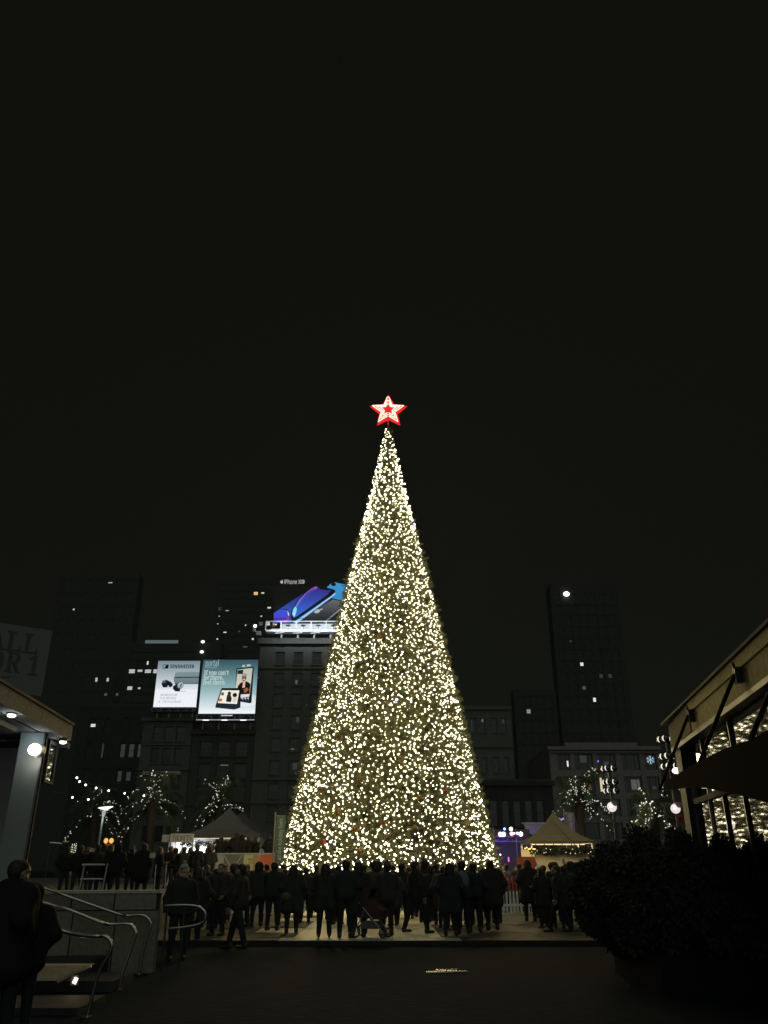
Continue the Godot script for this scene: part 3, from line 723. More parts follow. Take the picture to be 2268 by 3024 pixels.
func billboards() -> void:
	var steel := mat(0.5, 0.5, 0.5, 0.5)
	var ink := mat(0.01, 0.012, 0.015, 0.7)
	# --- earbuds, white
	var im := Image.create(384, 420, false, Image.FORMAT_RGB8)
	paint(im, [[0, 0], [1, 0], [1, 0.62], [0, 0.62]], Color(0.47, 0.55, 0.59), Color(0.88, 0.9, 0.92))
	paint(im, [[0, 0.62], [1, 0.62], [1, 1], [0, 1]], Color(0.93, 0.94, 0.96), Color(0.95, 0.96, 0.99))
	paint(im, [[0.43, 0.3], [0.44, 0.26], [0.48, 0.24], [0.9, 0.235], [1, 0.245], [1, 0.5], [0.46, 0.5], [0.43, 0.46], [0.41, 0.4]], Color(0.5, 0.58, 0.6), Color(0.4, 0.48, 0.5))
	paint(im, [[0.42, 0.352], [1, 0.347], [1, 0.366], [0.42, 0.372]], Color(0.1, 0.13, 0.15))
	paint(im, [[0.44, 0.49], [1, 0.49], [1, 0.503], [0.45, 0.503]], Color(0.2, 0.25, 0.27))
	paint(im, [[0.13, 0.49], [0.22, 0.41], [0.26, 0.42], [0.355, 0.46], [0.4, 0.515], [0.37, 0.565], [0.18, 0.576]], Color(0.1, 0.12, 0.17), Color(0.05, 0.06, 0.09))
	paint(im, oval(0.19, 0.455, 0.05, 0.03), Color(0.3, 0.35, 0.4))
	paint(im, oval(0.34, 0.52, 0.06, 0.05), Color(0.04, 0.05, 0.08)); paint(im, oval(0.3, 0.55, 0.025, 0.015), Color(0.75, 0.78, 0.8))
	paint(im, [[0.41, 0.56], [0.5, 0.48], [0.6, 0.58], [0.58, 0.66], [0.48, 0.66], [0.42, 0.61]], Color(0.1, 0.14, 0.19), Color(0.04, 0.05, 0.08))
	paint(im, oval(0.575, 0.53, 0.083, 0.078), Color(0.2, 0.26, 0.3)); paint(im, oval(0.585, 0.53, 0.07, 0.066), Color(0.72, 0.78, 0.8), Color(0.5, 0.6, 0.64))
	paint(im, [[0.57, 0.55], [0.6, 0.49], [0.62, 0.5], [0.585, 0.57]], Color(0.15, 0.2, 0.23))
	paint(im, [[0.6, 0.648], [0.76, 0.652], [0.7, 0.664], [0.58, 0.668]], Color(0.7, 0.74, 0.76))
	var b := thing("billboard", "white lit billboard with earbuds and their grey case", "billboard", Vector3(-31.9, 23.8, -124))
	var bs := new_st(); bx(bs, Vector3(0, 3.63, -0.2), Vector3(6.6, 7.25, 0.38)); obj("frame", bs, mat(0.05, 0.05, 0.05), b)
	panel("lit_print_or_screen", -3.27, 3.27, 0.05, 7.22, 0.0, printed(im, 1.0), b)
	words("lettering", "SENNHEISER", 0.56, Vector3(-1.35, 6.33, 0.02), ink, b, "Droid Sans", true, Vector3.ZERO, 3.75)
	var lg := new_st(); bx(lg, Vector3(-2.05, 6.33, 0.02), Vector3(0.9, 0.62, 0.03)); obj("logo", lg, ink, b)
	var l2 := new_st(); prism(l2, PackedVector2Array([Vector2(-2.42, 6.09), Vector2(-2.2, 6.09), Vector2(-2.08, 6.28), Vector2(-2.02, 6.52), Vector2(-1.85, 6.57), Vector2(-2.3, 6.57), Vector2(-2.42, 6.57)]), 0.036, 0.045); obj("logo_mark", l2, glow(0.35, 0.42, 0.45, 0.7), b)
	var pale := glow(0.33, 0.36, 0.38, 0.9)
	words("lettering", "MOMENTUM", 0.36, Vector3(-2.35, 1.93, 0.02), pale, b, "Droid Sans", false, Vector3.ZERO, 2.5)
	words("lettering", "True Wireless", 0.36, Vector3(-2.4, 1.47, 0.02), pale, b, "Droid Sans", false, Vector3.ZERO, 2.5)
	words("lettering", "278 Post Street", 0.36, Vector3(-2.0, 0.93, 0.02), pale, b, "Droid Sans", false, Vector3.ZERO, 2.9)
	var ck := new_st(); bx(ck, Vector3(-2.35, 0.93, 0.02), Vector3(0.3, 0.05, 0.03), Basis(Vector3.BACK, 0.8)); bx(ck, Vector3(-2.45, 0.83, 0.02), Vector3(0.22, 0.05, 0.026)); bx(ck, Vector3(-2.45, 0.92, 0.02), Vector3(0.05, 0.22, 0.022)); obj("arrow_mark", ck, pale, b)
	catwalk(b, -3.3, 3.3, -0.55, -0.06, 0.5, 5, mat(0.12, 0.13, 0.18, 0.5))
	var ps := new_st()
	for k in 4: bx(ps, Vector3(-2.7 + 1.8 * k, -0.8, -0.6), Vector3(0.2, 1.7, 0.2))
	obj("post", ps, steel, b)
	# --- video screens, teal
	im = Image.create(416, 420, false, Image.FORMAT_RGB8)
	paint(im, [[0, 0], [1, 0], [1, 0.45], [0, 0.45]], Color(0.2, 0.33, 0.37), Color(0.5, 0.65, 0.67)); paint(im, [[0, 0.45], [1, 0.45], [1, 1], [0, 1]], Color(0.5, 0.65, 0.67), Color(0.96, 0.98, 1.0))
	paint(im, [[0.64, 0.86], [0.9, 0.86], [1, 0.83], [1, 0.68], [0.9, 0.64], [0.64, 0.7]], Color(0.78, 0.85, 0.87), Color(0.93, 0.95, 0.96))
	paint(im, [[0.71, 0.14], [0.72, 0.1], [0.86, 0.085], [0.87, 0.12]], Color(0.7, 0.77, 0.78)); paint(im, oval(0.78, 0.11, 0.015, 0.015), Color(0.03, 0.03, 0.03))
	paint(im, [[0.615, 0.165], [0.925, 0.135], [0.925, 0.8], [0.9, 0.81], [0.72, 0.78], [0.62, 0.5]], Color(0.03, 0.035, 0.04))
	paint(im, [[0.635, 0.185], [0.905, 0.155], [0.885, 0.68], [0.62, 0.68]], Color(0.72, 0.76, 0.7), Color(0.86, 0.84, 0.76))
	paint(im, [[0.64, 0.2], [0.74, 0.19], [0.735, 0.27], [0.64, 0.27]], Color(0.12, 0.14, 0.13))
	paint(im, [[0.66, 0.68], [0.66, 0.5], [0.7, 0.44], [0.75, 0.41], [0.82, 0.41], [0.885, 0.45], [0.88, 0.68]], Color(0.06, 0.075, 0.08), Color(0.04, 0.05, 0.05))
	paint(im, [[0.75, 0.4], [0.79, 0.4], [0.79, 0.52], [0.745, 0.53]], Color(0.92, 0.72, 0.6)); paint(im, oval(0.765, 0.335, 0.04, 0.07), Color(0.5, 0.32, 0.22)); paint(im, oval(0.767, 0.285, 0.042, 0.03), Color(0.6, 0.6, 0.58)); paint(im, oval(0.765, 0.37, 0.02, 0.012), Color(0.85, 0.8, 0.75))
	paint(im, [[0.77, 0.55], [0.83, 0.52], [0.87, 0.56], [0.82, 0.61], [0.78, 0.62]], Color(0.6, 0.34, 0.22))
	paint(im, [[0.7, 0.68], [0.885, 0.66], [0.885, 0.79], [0.74, 0.77]], Color(0.16, 0.16, 0.32), Color(0.1, 0.1, 0.2)); paint(im, [[0.7, 0.65], [0.88, 0.64], [0.88, 0.69], [0.72, 0.71]], Color(0.88, 0.88, 0.86))
	for k in 3: paint(im, [[0.73 + 0.05 * k, 0.72], [0.77 + 0.05 * k, 0.7], [0.775 + 0.05 * k, 0.77], [0.765 + 0.05 * k, 0.73]], Color(0.85, 0.85, 0.92))
	paint(im, [[0.375, 0.53], [0.72, 0.53], [0.735, 0.89], [0.63, 0.925], [0.29, 0.89], [0.29, 0.86]], Color(0.035, 0.04, 0.05), Color(0.13, 0.17, 0.2))
	paint(im, [[0.385, 0.57], [0.695, 0.575], [0.67, 0.825], [0.325, 0.805]], Color(0.95, 0.93, 0.86), Color(0.97, 0.95, 0.9))
	paint(im, oval(0.52, 0.63, 0.03, 0.035), Color(0.2, 0.14, 0.1)); paint(im, [[0.48, 0.66], [0.54, 0.64], [0.57, 0.72], [0.56, 0.79], [0.47, 0.78]], Color(0.2, 0.22, 0.2), Color(0.08, 0.08, 0.08))
	paint(im, oval(0.62, 0.66, 0.04, 0.04), Color(0.14, 0.1, 0.08)); paint(im, oval(0.37, 0.75, 0.035, 0.03), Color(0.75, 0.5, 0.25)); paint(im, oval(0.4, 0.64, 0.025, 0.03), Color(0.35, 0.3, 0.25)); paint(im, [[0.59, 0.7], [0.66, 0.69], [0.65, 0.79], [0.59, 0.79]], Color(0.85, 0.82, 0.78))
	var t := thing("billboard", "teal lit billboard with two video screens and white words", "billboard", Vector3(-23.7, 22.7, -123))
	var ts := new_st(); bx(ts, Vector3(0, 4.15, -0.2), Vector3(8.6, 8.3, 0.38)); obj("frame", ts, mat(0.05, 0.05, 0.05), t)
	panel("lit_print_or_screen", -4.26, 4.26, 0.04, 8.26, 0.0, printed(im, 1.0), t)
	var wh := glow(0.72, 0.83, 0.82, 0.75)
	words("lettering", "portal", 0.98, Vector3(-3.9, 7.72, 0.02), glow(0.5, 0.62, 0.65, 0.75), t, "Droid Sans", false, Vector3.ZERO, 2.0)
	words("lettering", "from facebook", 0.26, Vector3(-3.6, 7.05, 0.02), glow(0.5, 0.62, 0.65, 0.6), t, "Droid Sans", false, Vector3.ZERO, 1.5)
	for k in 3: words("lettering", ["If you can\u2019t", "be there,", "feel there."][k], 0.72, Vector3(-3.95, 6.25 - 0.74 * k, 0.02), wh, t, "Droid Serif", true, Vector3.ZERO, [3.75, 3.0, 3.4][k])
	catwalk(t, -4.3, 4.3, -0.95, -0.12, 0.6, 4, mat(0.2, 0.21, 0.3, 0.5))
	var lr := new_st(); bx(lr, Vector3(0, -0.98, 0.72), Vector3(8.7, 0.07, 0.05)); obj("light_rail", lr, glow(0.9, 0.93, 1.0, 0.6), t)
	words("lettering", "clearchannel", 0.2, Vector3(-0.7, -0.32, 0.7), glow(0.9, 0.95, 1.0, 0.9), t, "Droid Sans", true, Vector3.ZERO, 1.7)
	for k in 3:
		var fx := new_st(); bx(fx, Vector3(-2.9 + 2.8 * k, -1.02, 0.78), Vector3(0.9, 0.12, 0.1)); obj("light", fx, glow(0.95, 0.97, 1.0, 1.6), t)
	var tp := new_st()
	for k in 6: bx(tp, Vector3(-3.75 + 1.5 * k, -0.55, 0.1), Vector3(0.06, 1.3, 0.06), Basis(Vector3.BACK, 0.9 if k % 2 else -0.9))
	for k in 4: bx(tp, Vector3(-3.6 + 2.4 * k, -1.1, -0.8), Vector3(0.2, 2.0, 0.2))
	obj("brace", tp, mat(0.3, 0.31, 0.36), t)
	# --- phones, on black
	im = Image.create(624, 340, false, Image.FORMAT_RGB8); im.fill(Color(0.035, 0.035, 0.03))
	var P := func(list: Array) -> Array:
		var out := []
		for q in list: out.append([(q[0] - 165.0) / 1780.0, (q[1] - 70.0) / 915.0])
		return out
	paint(im, P.call([[600, 985], [760, 860], [1240, 560], [1450, 610], [1420, 690], [1070, 985]]), Color(0.42, 0.42, 0.44), Color(0.09, 0.11, 0.11))
	paint(im, P.call([[1060, 985], [1200, 870], [1410, 700], [1425, 715], [1240, 870], [1100, 985]]), Color(0.6, 0.62, 0.63), Color(0.45, 0.47, 0.48))
	paint(im, P.call([[1100, 985], [1240, 870], [1430, 715], [1600, 640], [1700, 985]]), Color(0.1, 0.12, 0.12))
	paint(im, P.call([[165, 985], [165, 800], [280, 725], [690, 455], [580, 620], [480, 800], [490, 985]]), Color(0.12, 0.2, 0.55), Color(0.25, 0.4, 0.78))
	paint(im, P.call([[165, 985], [165, 805], [270, 735], [380, 738], [455, 790], [465, 870], [405, 985]]), Color(0.05, 0.07, 0.2))
	paint(im, P.call([[165, 985], [165, 812], [270, 745], [370, 750], [440, 800], [450, 865], [392, 985]]), Color(0.22, 0.36, 0.88), Color(0.36, 0.2, 0.75))
	paint(im, P.call([[440, 870], [448, 900], [396, 985], [350, 985]]), Color(0.75, 0.25, 0.65))
	paint(im, P.call([[395, 760], [440, 800], [450, 862], [425, 850], [415, 800]]), Color(0.75, 0.85, 0.98))
	paint(im, P.call([[1115, 345], [1190, 275], [1265, 252], [1545, 310], [1500, 460], [1405, 585], [1200, 535], [1290, 440], [1240, 385]]), Color(0.25, 0.6, 0.82), Color(0.2, 0.55, 0.8))
	paint(im, oval((1240.0 - 165) / 1780, (290.0 - 70) / 915, 0.026, 0.034), Color(0.05, 0.06, 0.07))
	paint(im, P.call([[1400, 585], [1450, 540], [1445, 560], [1410, 600]]), Color(0.6, 0.85, 0.95))
	paint(im, P.call([[520, 985], [620, 900], [1200, 500], [1285, 420], [1300, 450], [1290, 480], [700, 915], [610, 985]]), Color(0.3, 0.5, 0.82), Color(0.5, 0.72, 0.95))
	paint(im, P.call([[560, 985], [640, 915], [1270, 450], [1285, 465], [680, 915], [600, 985]]), Color(0.68, 0.85, 0.98))
	paint(im, P.call([[475, 880], [490, 740], [580, 590], [700, 450], [800, 370], [900, 312], [960, 316], [1240, 380], [1282, 405], [1265, 440], [1200, 505], [620, 905], [520, 985], [490, 935]]), Color(0.04, 0.05, 0.12))
	paint(im, P.call([[495, 840], [505, 740], [595, 590], [710, 460], [810, 375], [900, 325], [955, 335], [975, 365], [1110, 400], [1150, 385], [1190, 400], [1130, 480], [600, 860], [530, 895]]), Color(0.2, 0.16, 0.5), Color(0.2, 0.46, 0.9))
	for k in 4: paint(im, P.call([[545 + k * 14, 720 - k * 8], [620 + k * 14, 575 - k * 6], [720 + k * 10, 462 - k * 4], [820 + k * 8, 385], [900, 328 + k * 4], [945 - k * 20, 345 + k * 8], [820, 440 + k * 6], [720, 530 + k * 4], [640, 620]]), [Color(0.75, 0.4, 0.75), Color(0.85, 0.35, 0.55), Color(0.5, 0.25, 0.7), Color(0.24, 0.2, 0.6)][k], [Color(0.5, 0.7, 0.95), Color(0.6, 0.4, 0.8), Color(0.35, 0.3, 0.8), Color(0.2, 0.36, 0.85)][k])
	paint(im, P.call([[500, 830], [515, 740], [545, 690], [580, 720], [575, 790], [540, 880]]), Color(0.45, 0.85, 0.95), Color(0.75, 0.93, 0.99))
	paint(im, P.call([[960, 330], [1110, 362], [1160, 375], [1130, 402], [1000, 376], [972, 362]]), Color(0.03, 0.03, 0.06))
	paint(im, P.call([[900, 800], [910, 770], [950, 742], [990, 745], [1015, 755], [1000, 790], [960, 812], [915, 812]]), Color(0.72, 0.74, 0.76)); paint(im, P.call([[1000, 740], [1055, 728], [1050, 748], [1015, 755]]), Color(0.72, 0.74, 0.76))
	paint(im, P.call([[165, 903], [1700, 890], [1700, 897], [165, 911]]), Color(0.03, 0.04, 0.08))
	var p := thing("billboard", "black rooftop billboard with blue phones, partly behind the tree", "billboard", Vector3(-9.8, 37.1, -124))
	var pf := new_st(); bx(pf, Vector3(0, 4.25, -0.2), Vector3(15.6, 8.5, 0.38)); obj("frame", pf, mat(0.015, 0.015, 0.015, 0.9), p)
	panel("lit_print_or_screen", -7.79, 7.79, 0.02, 8.49, 0.0, printed(im, 0.95), p)
	var lt := glow(0.62, 0.64, 0.62, 0.75)
	words("lettering", "iPhone X", 0.75, Vector3(-6.45, 6.88, 0.02), lt, p, "Droid Sans", false, Vector3.ZERO, 2.65)
	var rq := new_st()
	for s in [-1, 1]:
		bx(rq, Vector3(-3.42 + s * 0.27, 6.9, 0.02), Vector3(0.07, 0.4, 0.03)); bx(rq, Vector3(-3.42, 6.9 + s * 0.27, 0.02), Vector3(0.4, 0.07, 0.03))
		for r in [-1, 1]: bx(rq, Vector3(-3.42 + s * 0.24, 6.9 + r * 0.24, 0.02), Vector3(0.12, 0.07, 0.028), Basis(Vector3.BACK, -s * r * PI / 4))
	obj("logo_frame", rq, lt, p)
	words("lettering", "R", 0.36, Vector3(-3.53, 6.9, 0.02), lt, p, "Droid Sans", true)
	var ap := new_st(); prism(ap, PackedVector2Array([Vector2(-6.9, 6.62), Vector2(-6.8, 6.58), Vector2(-6.7, 6.62), Vector2(-6.6, 6.78), Vector2(-6.66, 6.88), Vector2(-6.6, 7.02), Vector2(-6.72, 7.1), Vector2(-6.8, 7.06), Vector2(-6.92, 7.1), Vector2(-7.03, 6.98), Vector2(-7.02, 6.78)]), 0.005, 0.03); prism(ap, PackedVector2Array([Vector2(-6.82, 7.12), Vector2(-6.7, 7.28), Vector2(-6.68, 7.16)]), 0.005, 0.03); obj("logo", ap, lt, p)
	var wp := mat(0.82, 0.83, 0.85, 0.6)
	catwalk(p, -8.75, 7.8, -1.55, -0.1, 1.3, 7, wp)
	var bk := new_st(); bx(bk, Vector3(0.6, -0.8, 0.1), Vector3(14.2, 1.3, 0.1)); obj("skirt", bk, wp, p)
	words("lettering", "clearchannel", 0.26, Vector3(2.2, -0.85, 0.18), mat(0.1, 0.12, 0.14), p, "Droid Sans", true, Vector3.ZERO, 1.9)
	var sf := new_st()
	for s in [-1, 1]:
		bx(sf, Vector3(3.15, -0.83 + s * 0.25, 0.18), Vector3(2.3, 0.05, 0.05)); bx(sf, Vector3(3.15 + s * 1.12, -0.83, 0.18), Vector3(0.05, 0.45, 0.05))
	obj("name_plate", sf, mat(0.12, 0.16, 0.2), p)
	var pp := new_st()
	for k in 6: bx(pp, Vector3(-6.5 + 2.6 * k, -1.9, -1.0), Vector3(0.25, 1.6, 0.25))
	for k in 3: cyl(pp, Vector3(-7.2 + 2.8 * k, -2.1, 1.6), Vector3(-5.8 + 2.8 * k, -2.0, 1.6), 0.05, 0.05, 6)
	obj("post", pp, mat(0.4, 0.4, 0.4), p)
	var tube_light := new_st(); bx(tube_light, Vector3(0, -1.6, 2.2), Vector3(15.5, 0.08, 0.1)); obj("light_strip", tube_light, glow(0.92, 0.96, 1.0, 0.5), p)
	var al := AreaLight3D.new(); al.name = "billboard_light"; al.area_size = Vector2(15.5, 0.3); al.light_color = Color(0.92, 0.96, 1.0); al.light_energy = 55.0; al.shadow_enabled = true; al.area_range = 60.0
	al.position = Vector3(-9.8, 35.3, -121.4); al.rotation_degrees = Vector3(20, 0, 0); add_child(al)
	for q in [[-20.3, 35.6, 0.4], [-19.6, 35.0, 0.7]]:
		var rb := new_st(); bx(rb, Vector3(q[0] + 9.8, q[1] - 37.1, 1.5), Vector3(q[2], 0.6, 0.5)); obj("equipment_box", rb, mat(0.6, 0.6, 0.6), p)
	var rl := new_st(); ball(rl, Vector3(-10.4, -0.9, 1.5), Vector3.ONE * 0.25, 8); obj("lamp", rl, glow(1, 1, 1, 5.0), p)
	# --- dim sports billboard at the left edge
	var s0 := Vector3(-55.5, 0, -104.5); var s1 := Vector3(-46.9, 0, -110.8)
	var turn := atan2(-(s1.z - s0.z), s1.x - s0.x)
	var sb := thing("billboard", "unlit grey billboard reading ALL FOR 1 above the left pavilion", "billboard", Vector3(s1.x, 23.0, s1.z), turn)
	var sp := new_st(); bx(sp, Vector3(-6.5, 4.6, -0.2), Vector3(13.0, 9.2, 0.4)); obj("panel", sp, mat(0.11, 0.118, 0.125, 0.8), sb)
	words("lettering", "ALL", 2.75, Vector3(-8.4, 6.9, 0.03), mat(0.05, 0.045, 0.045), sb, "Droid Serif", true, Vector3.ZERO, 6.8, 0.06)
	words("lettering", "FOR 1", 2.75, Vector3(-9.7, 4.0, 0.03), mat(0.05, 0.045, 0.045), sb, "Droid Serif", true, Vector3.ZERO, 8.6, 0.06)
	var sw := new_st(); prism(sw, PackedVector2Array([Vector2(-7.4, 2.3), Vector2(-6.8, 1.4), Vector2(-3.6, 2.3), Vector2(-6.3, 1.85), Vector2(-6.9, 2.0)]), 0.0, 0.05); obj("logo", sw, mat(0.05, 0.045, 0.045), sb)
	var hb := thing("office_building", "dark corner building carrying the unlit ALL FOR 1 billboard", "building", Vector3(s1.x, 0, s1.z), turn)
	var hw := new_st(); bx(hw, Vector3(-7.0, 11.2, -6.6), Vector3(13.0, 22.4, 12.0)); obj("wall", hw, mat(0.06, 0.06, 0.06, 0.9), hb)
	var hr := new_st(); bx(hr, Vector3(-7.0, 22.55, -6.6), Vector3(13.4, 0.28, 12.4)); obj("roof", hr, mat(0.04, 0.04, 0.04, 0.9), hb)
	for k in 12:
		var hn := new_st(); bx(hn, Vector3(-2.5 - 3.0 * (k % 4), 7.0 + 5.0 * (k / 4), -0.58), Vector3(1.6, 2.4, 0.1)); obj("window", hn, mat(0.01, 0.01, 0.012, 0.15), hb)
	var sp2 := new_st()
	for k in 3: bx(sp2, Vector3(-1.5 - 4.5 * k, -0.3, -1.2), Vector3(0.3, 3.0, 0.3))
	obj("post", sp2, mat(0.1, 0.1, 0.1), sb)

# ------------------------------------------------------------------ the two glass pavilions
func pavilions() -> void:
	# right: the local x axis runs away from the camera along the front, z points into the building
	var sl := 0.15
	var turn := atan2(1.0, sl)
	var con := []
	for k in 3: con.append(stone(0.66 + 0.03 * k, 0.6 + 0.03 * k, 0.34 + 0.02 * k, 0.22, 0.85, 1.2, 61 + k))
	var dark := mat(0.02, 0.02, 0.02, 0.5)
	var b := thing("glass_pavilion", "glass cafe pavilion at the right edge, mirroring the lit tree", "pavilion", Vector3(4.9, 0, -10), turn)
	var n := 0
	for e in [[-4.0, -0.6], [-0.58, 2.6], [2.62, 5.36]]:
		for q in [[4.41, 0.18, 0.0], [4.14, 0.34, 0.03]]:
			var f := new_st(); bx(f, Vector3((e[0] + e[1]) / 2, q[0], 0.15 + q[2]), Vector3(e[1] - e[0], q[1], 0.3)); obj("fascia_panel", f, con[n % 3], b); n += 1
	var fe := new_st(); bx(fe, Vector3(6.65, 4.24, 0.19), Vector3(2.5, 0.5, 0.28), Basis(Vector3.UP, -0.03)); obj("fascia_panel", fe, stone(0.3, 0.28, 0.2, 0.2, 0.9, 1.2, 66), b)
	var cap := new_st(); bx(cap, Vector3(2.0, 4.53, 0.2), Vector3(12.0, 0.05, 0.5)); obj("roof_edge", cap, mat(0.05, 0.05, 0.045), b)
	var rf := new_st(); bx(rf, Vector3(2.0, 4.3, 4.4), Vector3(11.8, 0.3, 8.0)); obj("roof", rf, mat(0.06, 0.06, 0.06), b)
	var sf := new_st(); bx(sf, Vector3(1.9, 3.93, 0.17), Vector3(11.4, 0.08, 0.3)); obj("soffit_beam", sf, mat(0.06, 0.06, 0.055, 0.4), b)
	var body := new_st(); bx(body, Vector3(1.9, 2.0, 4.3), Vector3(11.0, 4.0, 7.8)); obj("wall", body, mat(0.015, 0.015, 0.015), b)
	var glass := mat(0.006, 0.007, 0.007, 0.03, 0.0, 0.62)
	# panes: upper row and lower row, with mullions between
	var cuts := [-3.6, -1.2, 1.2, 3.45, 5.6, 7.0]
	for k in cuts.size() - 1:
		var w: float = cuts[k + 1] - cuts[k] - 0.07
		var p := new_st(); bx(p, Vector3.ZERO, Vector3(w, 0.95, 0.03)); var o := obj("pane", p, glass, b); o.position = Vector3((cuts[k] + cuts[k + 1]) / 2, 3.4, 0.24); o.rotation.y = [0.0, 0.003, -0.004, 0.0, -0.02][k]; o.rotation.x = [0.003, -0.002, 0.002, 0.0, 0.004][k]
	for k in cuts.size():
		var m := new_st(); bx(m, Vector3(cuts[k], 3.4, 0.23), Vector3(0.05, 0.97, 0.09)); obj("mullion", m, mat(0.2, 0.2, 0.18, 0.35, 0.6), b)
	var low := [-3.6, -1.0, 0.6, 1.95, 3.25, 4.55, 5.65, 7.0]
	for k in low.size() - 1:
		var w: float = low[k + 1] - low[k] - 0.07
		var p := new_st(); bx(p, Vector3.ZERO, Vector3(w, 2.6, 0.03)); var o := obj("pane", p, glass, b); o.position = Vector3((low[k] + low[k + 1]) / 2, 1.5, 0.24); o.rotation.y = [0.0, 0.004, -0.003, 0.003, -0.003, 0.004, 0.0][k]
	for k in low.size():
		var m := new_st(); bx(m, Vector3(low[k], 1.5, 0.23), Vector3(0.05, 2.6, 0.09)); obj("mullion", m, mat(0.2, 0.2, 0.18, 0.35, 0.6), b)
	var tr := new_st(); bx(tr, Vector3(1.7, 2.86, 0.25), Vector3(10.6, 0.1, 0.16)); obj("transom", tr, mat(0.03, 0.03, 0.03), b)
	var cl := new_st(); bx(cl, Vector3(7.3, 1.98, 0.24), Vector3(0.55, 3.96, 0.3)); obj("corner_column", cl, mat(0.025, 0.025, 0.025, 0.6), b)
	for q in [[7.75, 3.55, 0.5], [7.8, 2.98, 0.42]]:
		var ep := new_st(); bx(ep, Vector3(q[0] + 0.2, q[1], 0.3), Vector3(0.05, q[2], 0.22)); obj("end_panel", ep, mat(0.5, 0.45, 0.38), b)
	var el := new_st(); ball(el, Vector3(7.85, 3.55, 0.12), Vector3(0.09, 0.06, 0.09), 10); obj("lamp", el, glow(1.0, 0.95, 0.85, 6.0), b)
	omni(b.to_global(Vector3(7.85, 3.55, 0.12)), Color(1, 0.93, 0.8), 0.05, 0.05)
	for q in [[4.95, 2.62, 0.35], [6.3, 2.3, 0.5], [5.0, 2.42, 0.3]]:
		pass
	# the awning with its rods
	var aw := thing("awning", "dark awning slung on rods along the right pavilion's glass front", "awning", Vector3(4.9, 0, -10), turn)
	var ast := new_st()
	var fabric := mat(0.012, 0.0125, 0.012, 0.95, 0.0, 0.1)
	prism(ast, PackedVector2Array([Vector2(-0.2, 3.2), Vector2(0.55, 3.06), Vector2(0.55, 3.0), Vector2(-0.2, 3.1)]), -4.0, 5.5); var cano := obj("canopy", ast, fabric, aw); cano.rotation_degrees.y = 90.0
	var vst := new_st(); prism(vst, PackedVector2Array([Vector2(-4.0, 2.98), Vector2(-1.3, 3.0), Vector2(0.6, 3.09), Vector2(2.6, 3.12), Vector2(5.5, 3.1), Vector2(5.5, 2.98), Vector2(3.6, 2.86), Vector2(2.0, 2.72), Vector2(0.6, 2.54), Vector2(-1.3, 2.26), Vector2(-4.0, 2.0)]), -0.6, -0.555); obj("valance", vst, fabric, aw)
	for x in [1.55, 5.0, -1.5]:
		var rod := new_st(); tube(rod, [Vector3(x, 4.22, -0.08), Vector3(x + 0.2, 4.08, -0.13), Vector3(x + 1.05, 3.05, -0.57)], 0.035, 6); obj("rod", rod, dark, aw)
		var hook := new_st(); bx(hook, Vector3(x, 4.22, -0.03), Vector3(0.12, 0.22, 0.1)); tube(hook, [Vector3(x, 4.3, -0.06), Vector3(x - 0.08, 4.38, -0.1), Vector3(x - 0.12, 4.33, -0.1)], 0.022, 5); obj("bracket", hook, dark, aw)
	for lw in [[2145, 2298, 14.2], [2085, 2327, 15.2]]:
		var q := aw.to_local(spot(lw[0], lw[1], lw[2]))
		var ds := new_st(); cyl(ds, Vector3(q[0], q[1], q[2]), Vector3(q[0], q[1] + 0.03, q[2]), 0.075, 0.075, 14); obj("downlight", ds, glow(1, 0.97, 0.9, 1.6), aw)
	for lw in [[2091, 2300, 2131, 2284, 15.4, 14.2], [2094, 2322, 2150, 2302, 15.4, 14.1], [2070, 2312, 2077, 2306, 16.2, 16.0]]:
		var pa := aw.to_local(spot(lw[0], lw[1], lw[4])); var pe := aw.to_local(spot(lw[2], lw[3], lw[5]))
		var pl := new_st(); bx(pl, (pa + pe) / 2, Vector3(absf(pa.x - pe.x), 0.09, 0.04)); obj("fascia_strip", pl, mat(0.35, 0.35, 0.28), aw)
	omni(aw.to_global(Vector3(4.7, 2.35, 0.2)), Color(1, 0.97, 0.88), 0.02, 0.1)
	# left pavilion: the local x axis runs away from the camera
	var lt := atan2(1.0, -0.087)
	var l := thing("cafe_pavilion", "dark cafe pavilion with a concrete roof edge at the left edge", "pavilion", Vector3(-6.4, 0, -13.4), lt)
	n = 0
	for e in [[-5.0, -1.6], [-1.58, 0.5], [0.52, 2.4], [2.42, 4.62]]:
		var f := new_st(); bx(f, Vector3((e[0] + e[1]) / 2, 4.36, -0.16), Vector3(e[1] - e[0], 0.3, 0.3)); obj("fascia_panel", f, stone(0.3, 0.29, 0.25, 0.25, 0.9, 1.5, 71 + n), l); n += 1
	var lc := new_st(); bx(lc, Vector3(-0.2, 4.54, -0.22), Vector3(9.6, 0.05, 0.5)); obj("roof_edge", lc, mat(0.04, 0.04, 0.04), l)
	var lr := new_st(); bx(lr, Vector3(-0.2, 4.33, -4.4), Vector3(9.6, 0.26, 8.1)); obj("roof", lr, mat(0.05, 0.05, 0.05), l)
	for z in [-0.55, -0.95]:
		var bar := new_st(); bx(bar, Vector3(-0.4, 4.14, z), Vector3(6.2, 0.09, 0.06)); obj("soffit_rail", bar, mat(0.3, 0.31, 0.33, 0.3, 0.7), l)
	for k in 7:
		var w := new_st(); bx(w, Vector3(4.9, 2.3, -1.3 - 0.9 * k), Vector3(0.12, 3.6, 0.88)); obj("wall_panel", w, mat(0.4 + 0.05 * (k % 2), 0.41 + 0.05 * (k % 2), 0.45 + 0.05 * (k % 2), 0.7), l)
	var head := new_st(); bx(head, Vector3(4.85, 4.13, -3.6), Vector3(0.2, 0.13, 7.0)); obj("lintel", head, mat(0.03, 0.03, 0.035), l)
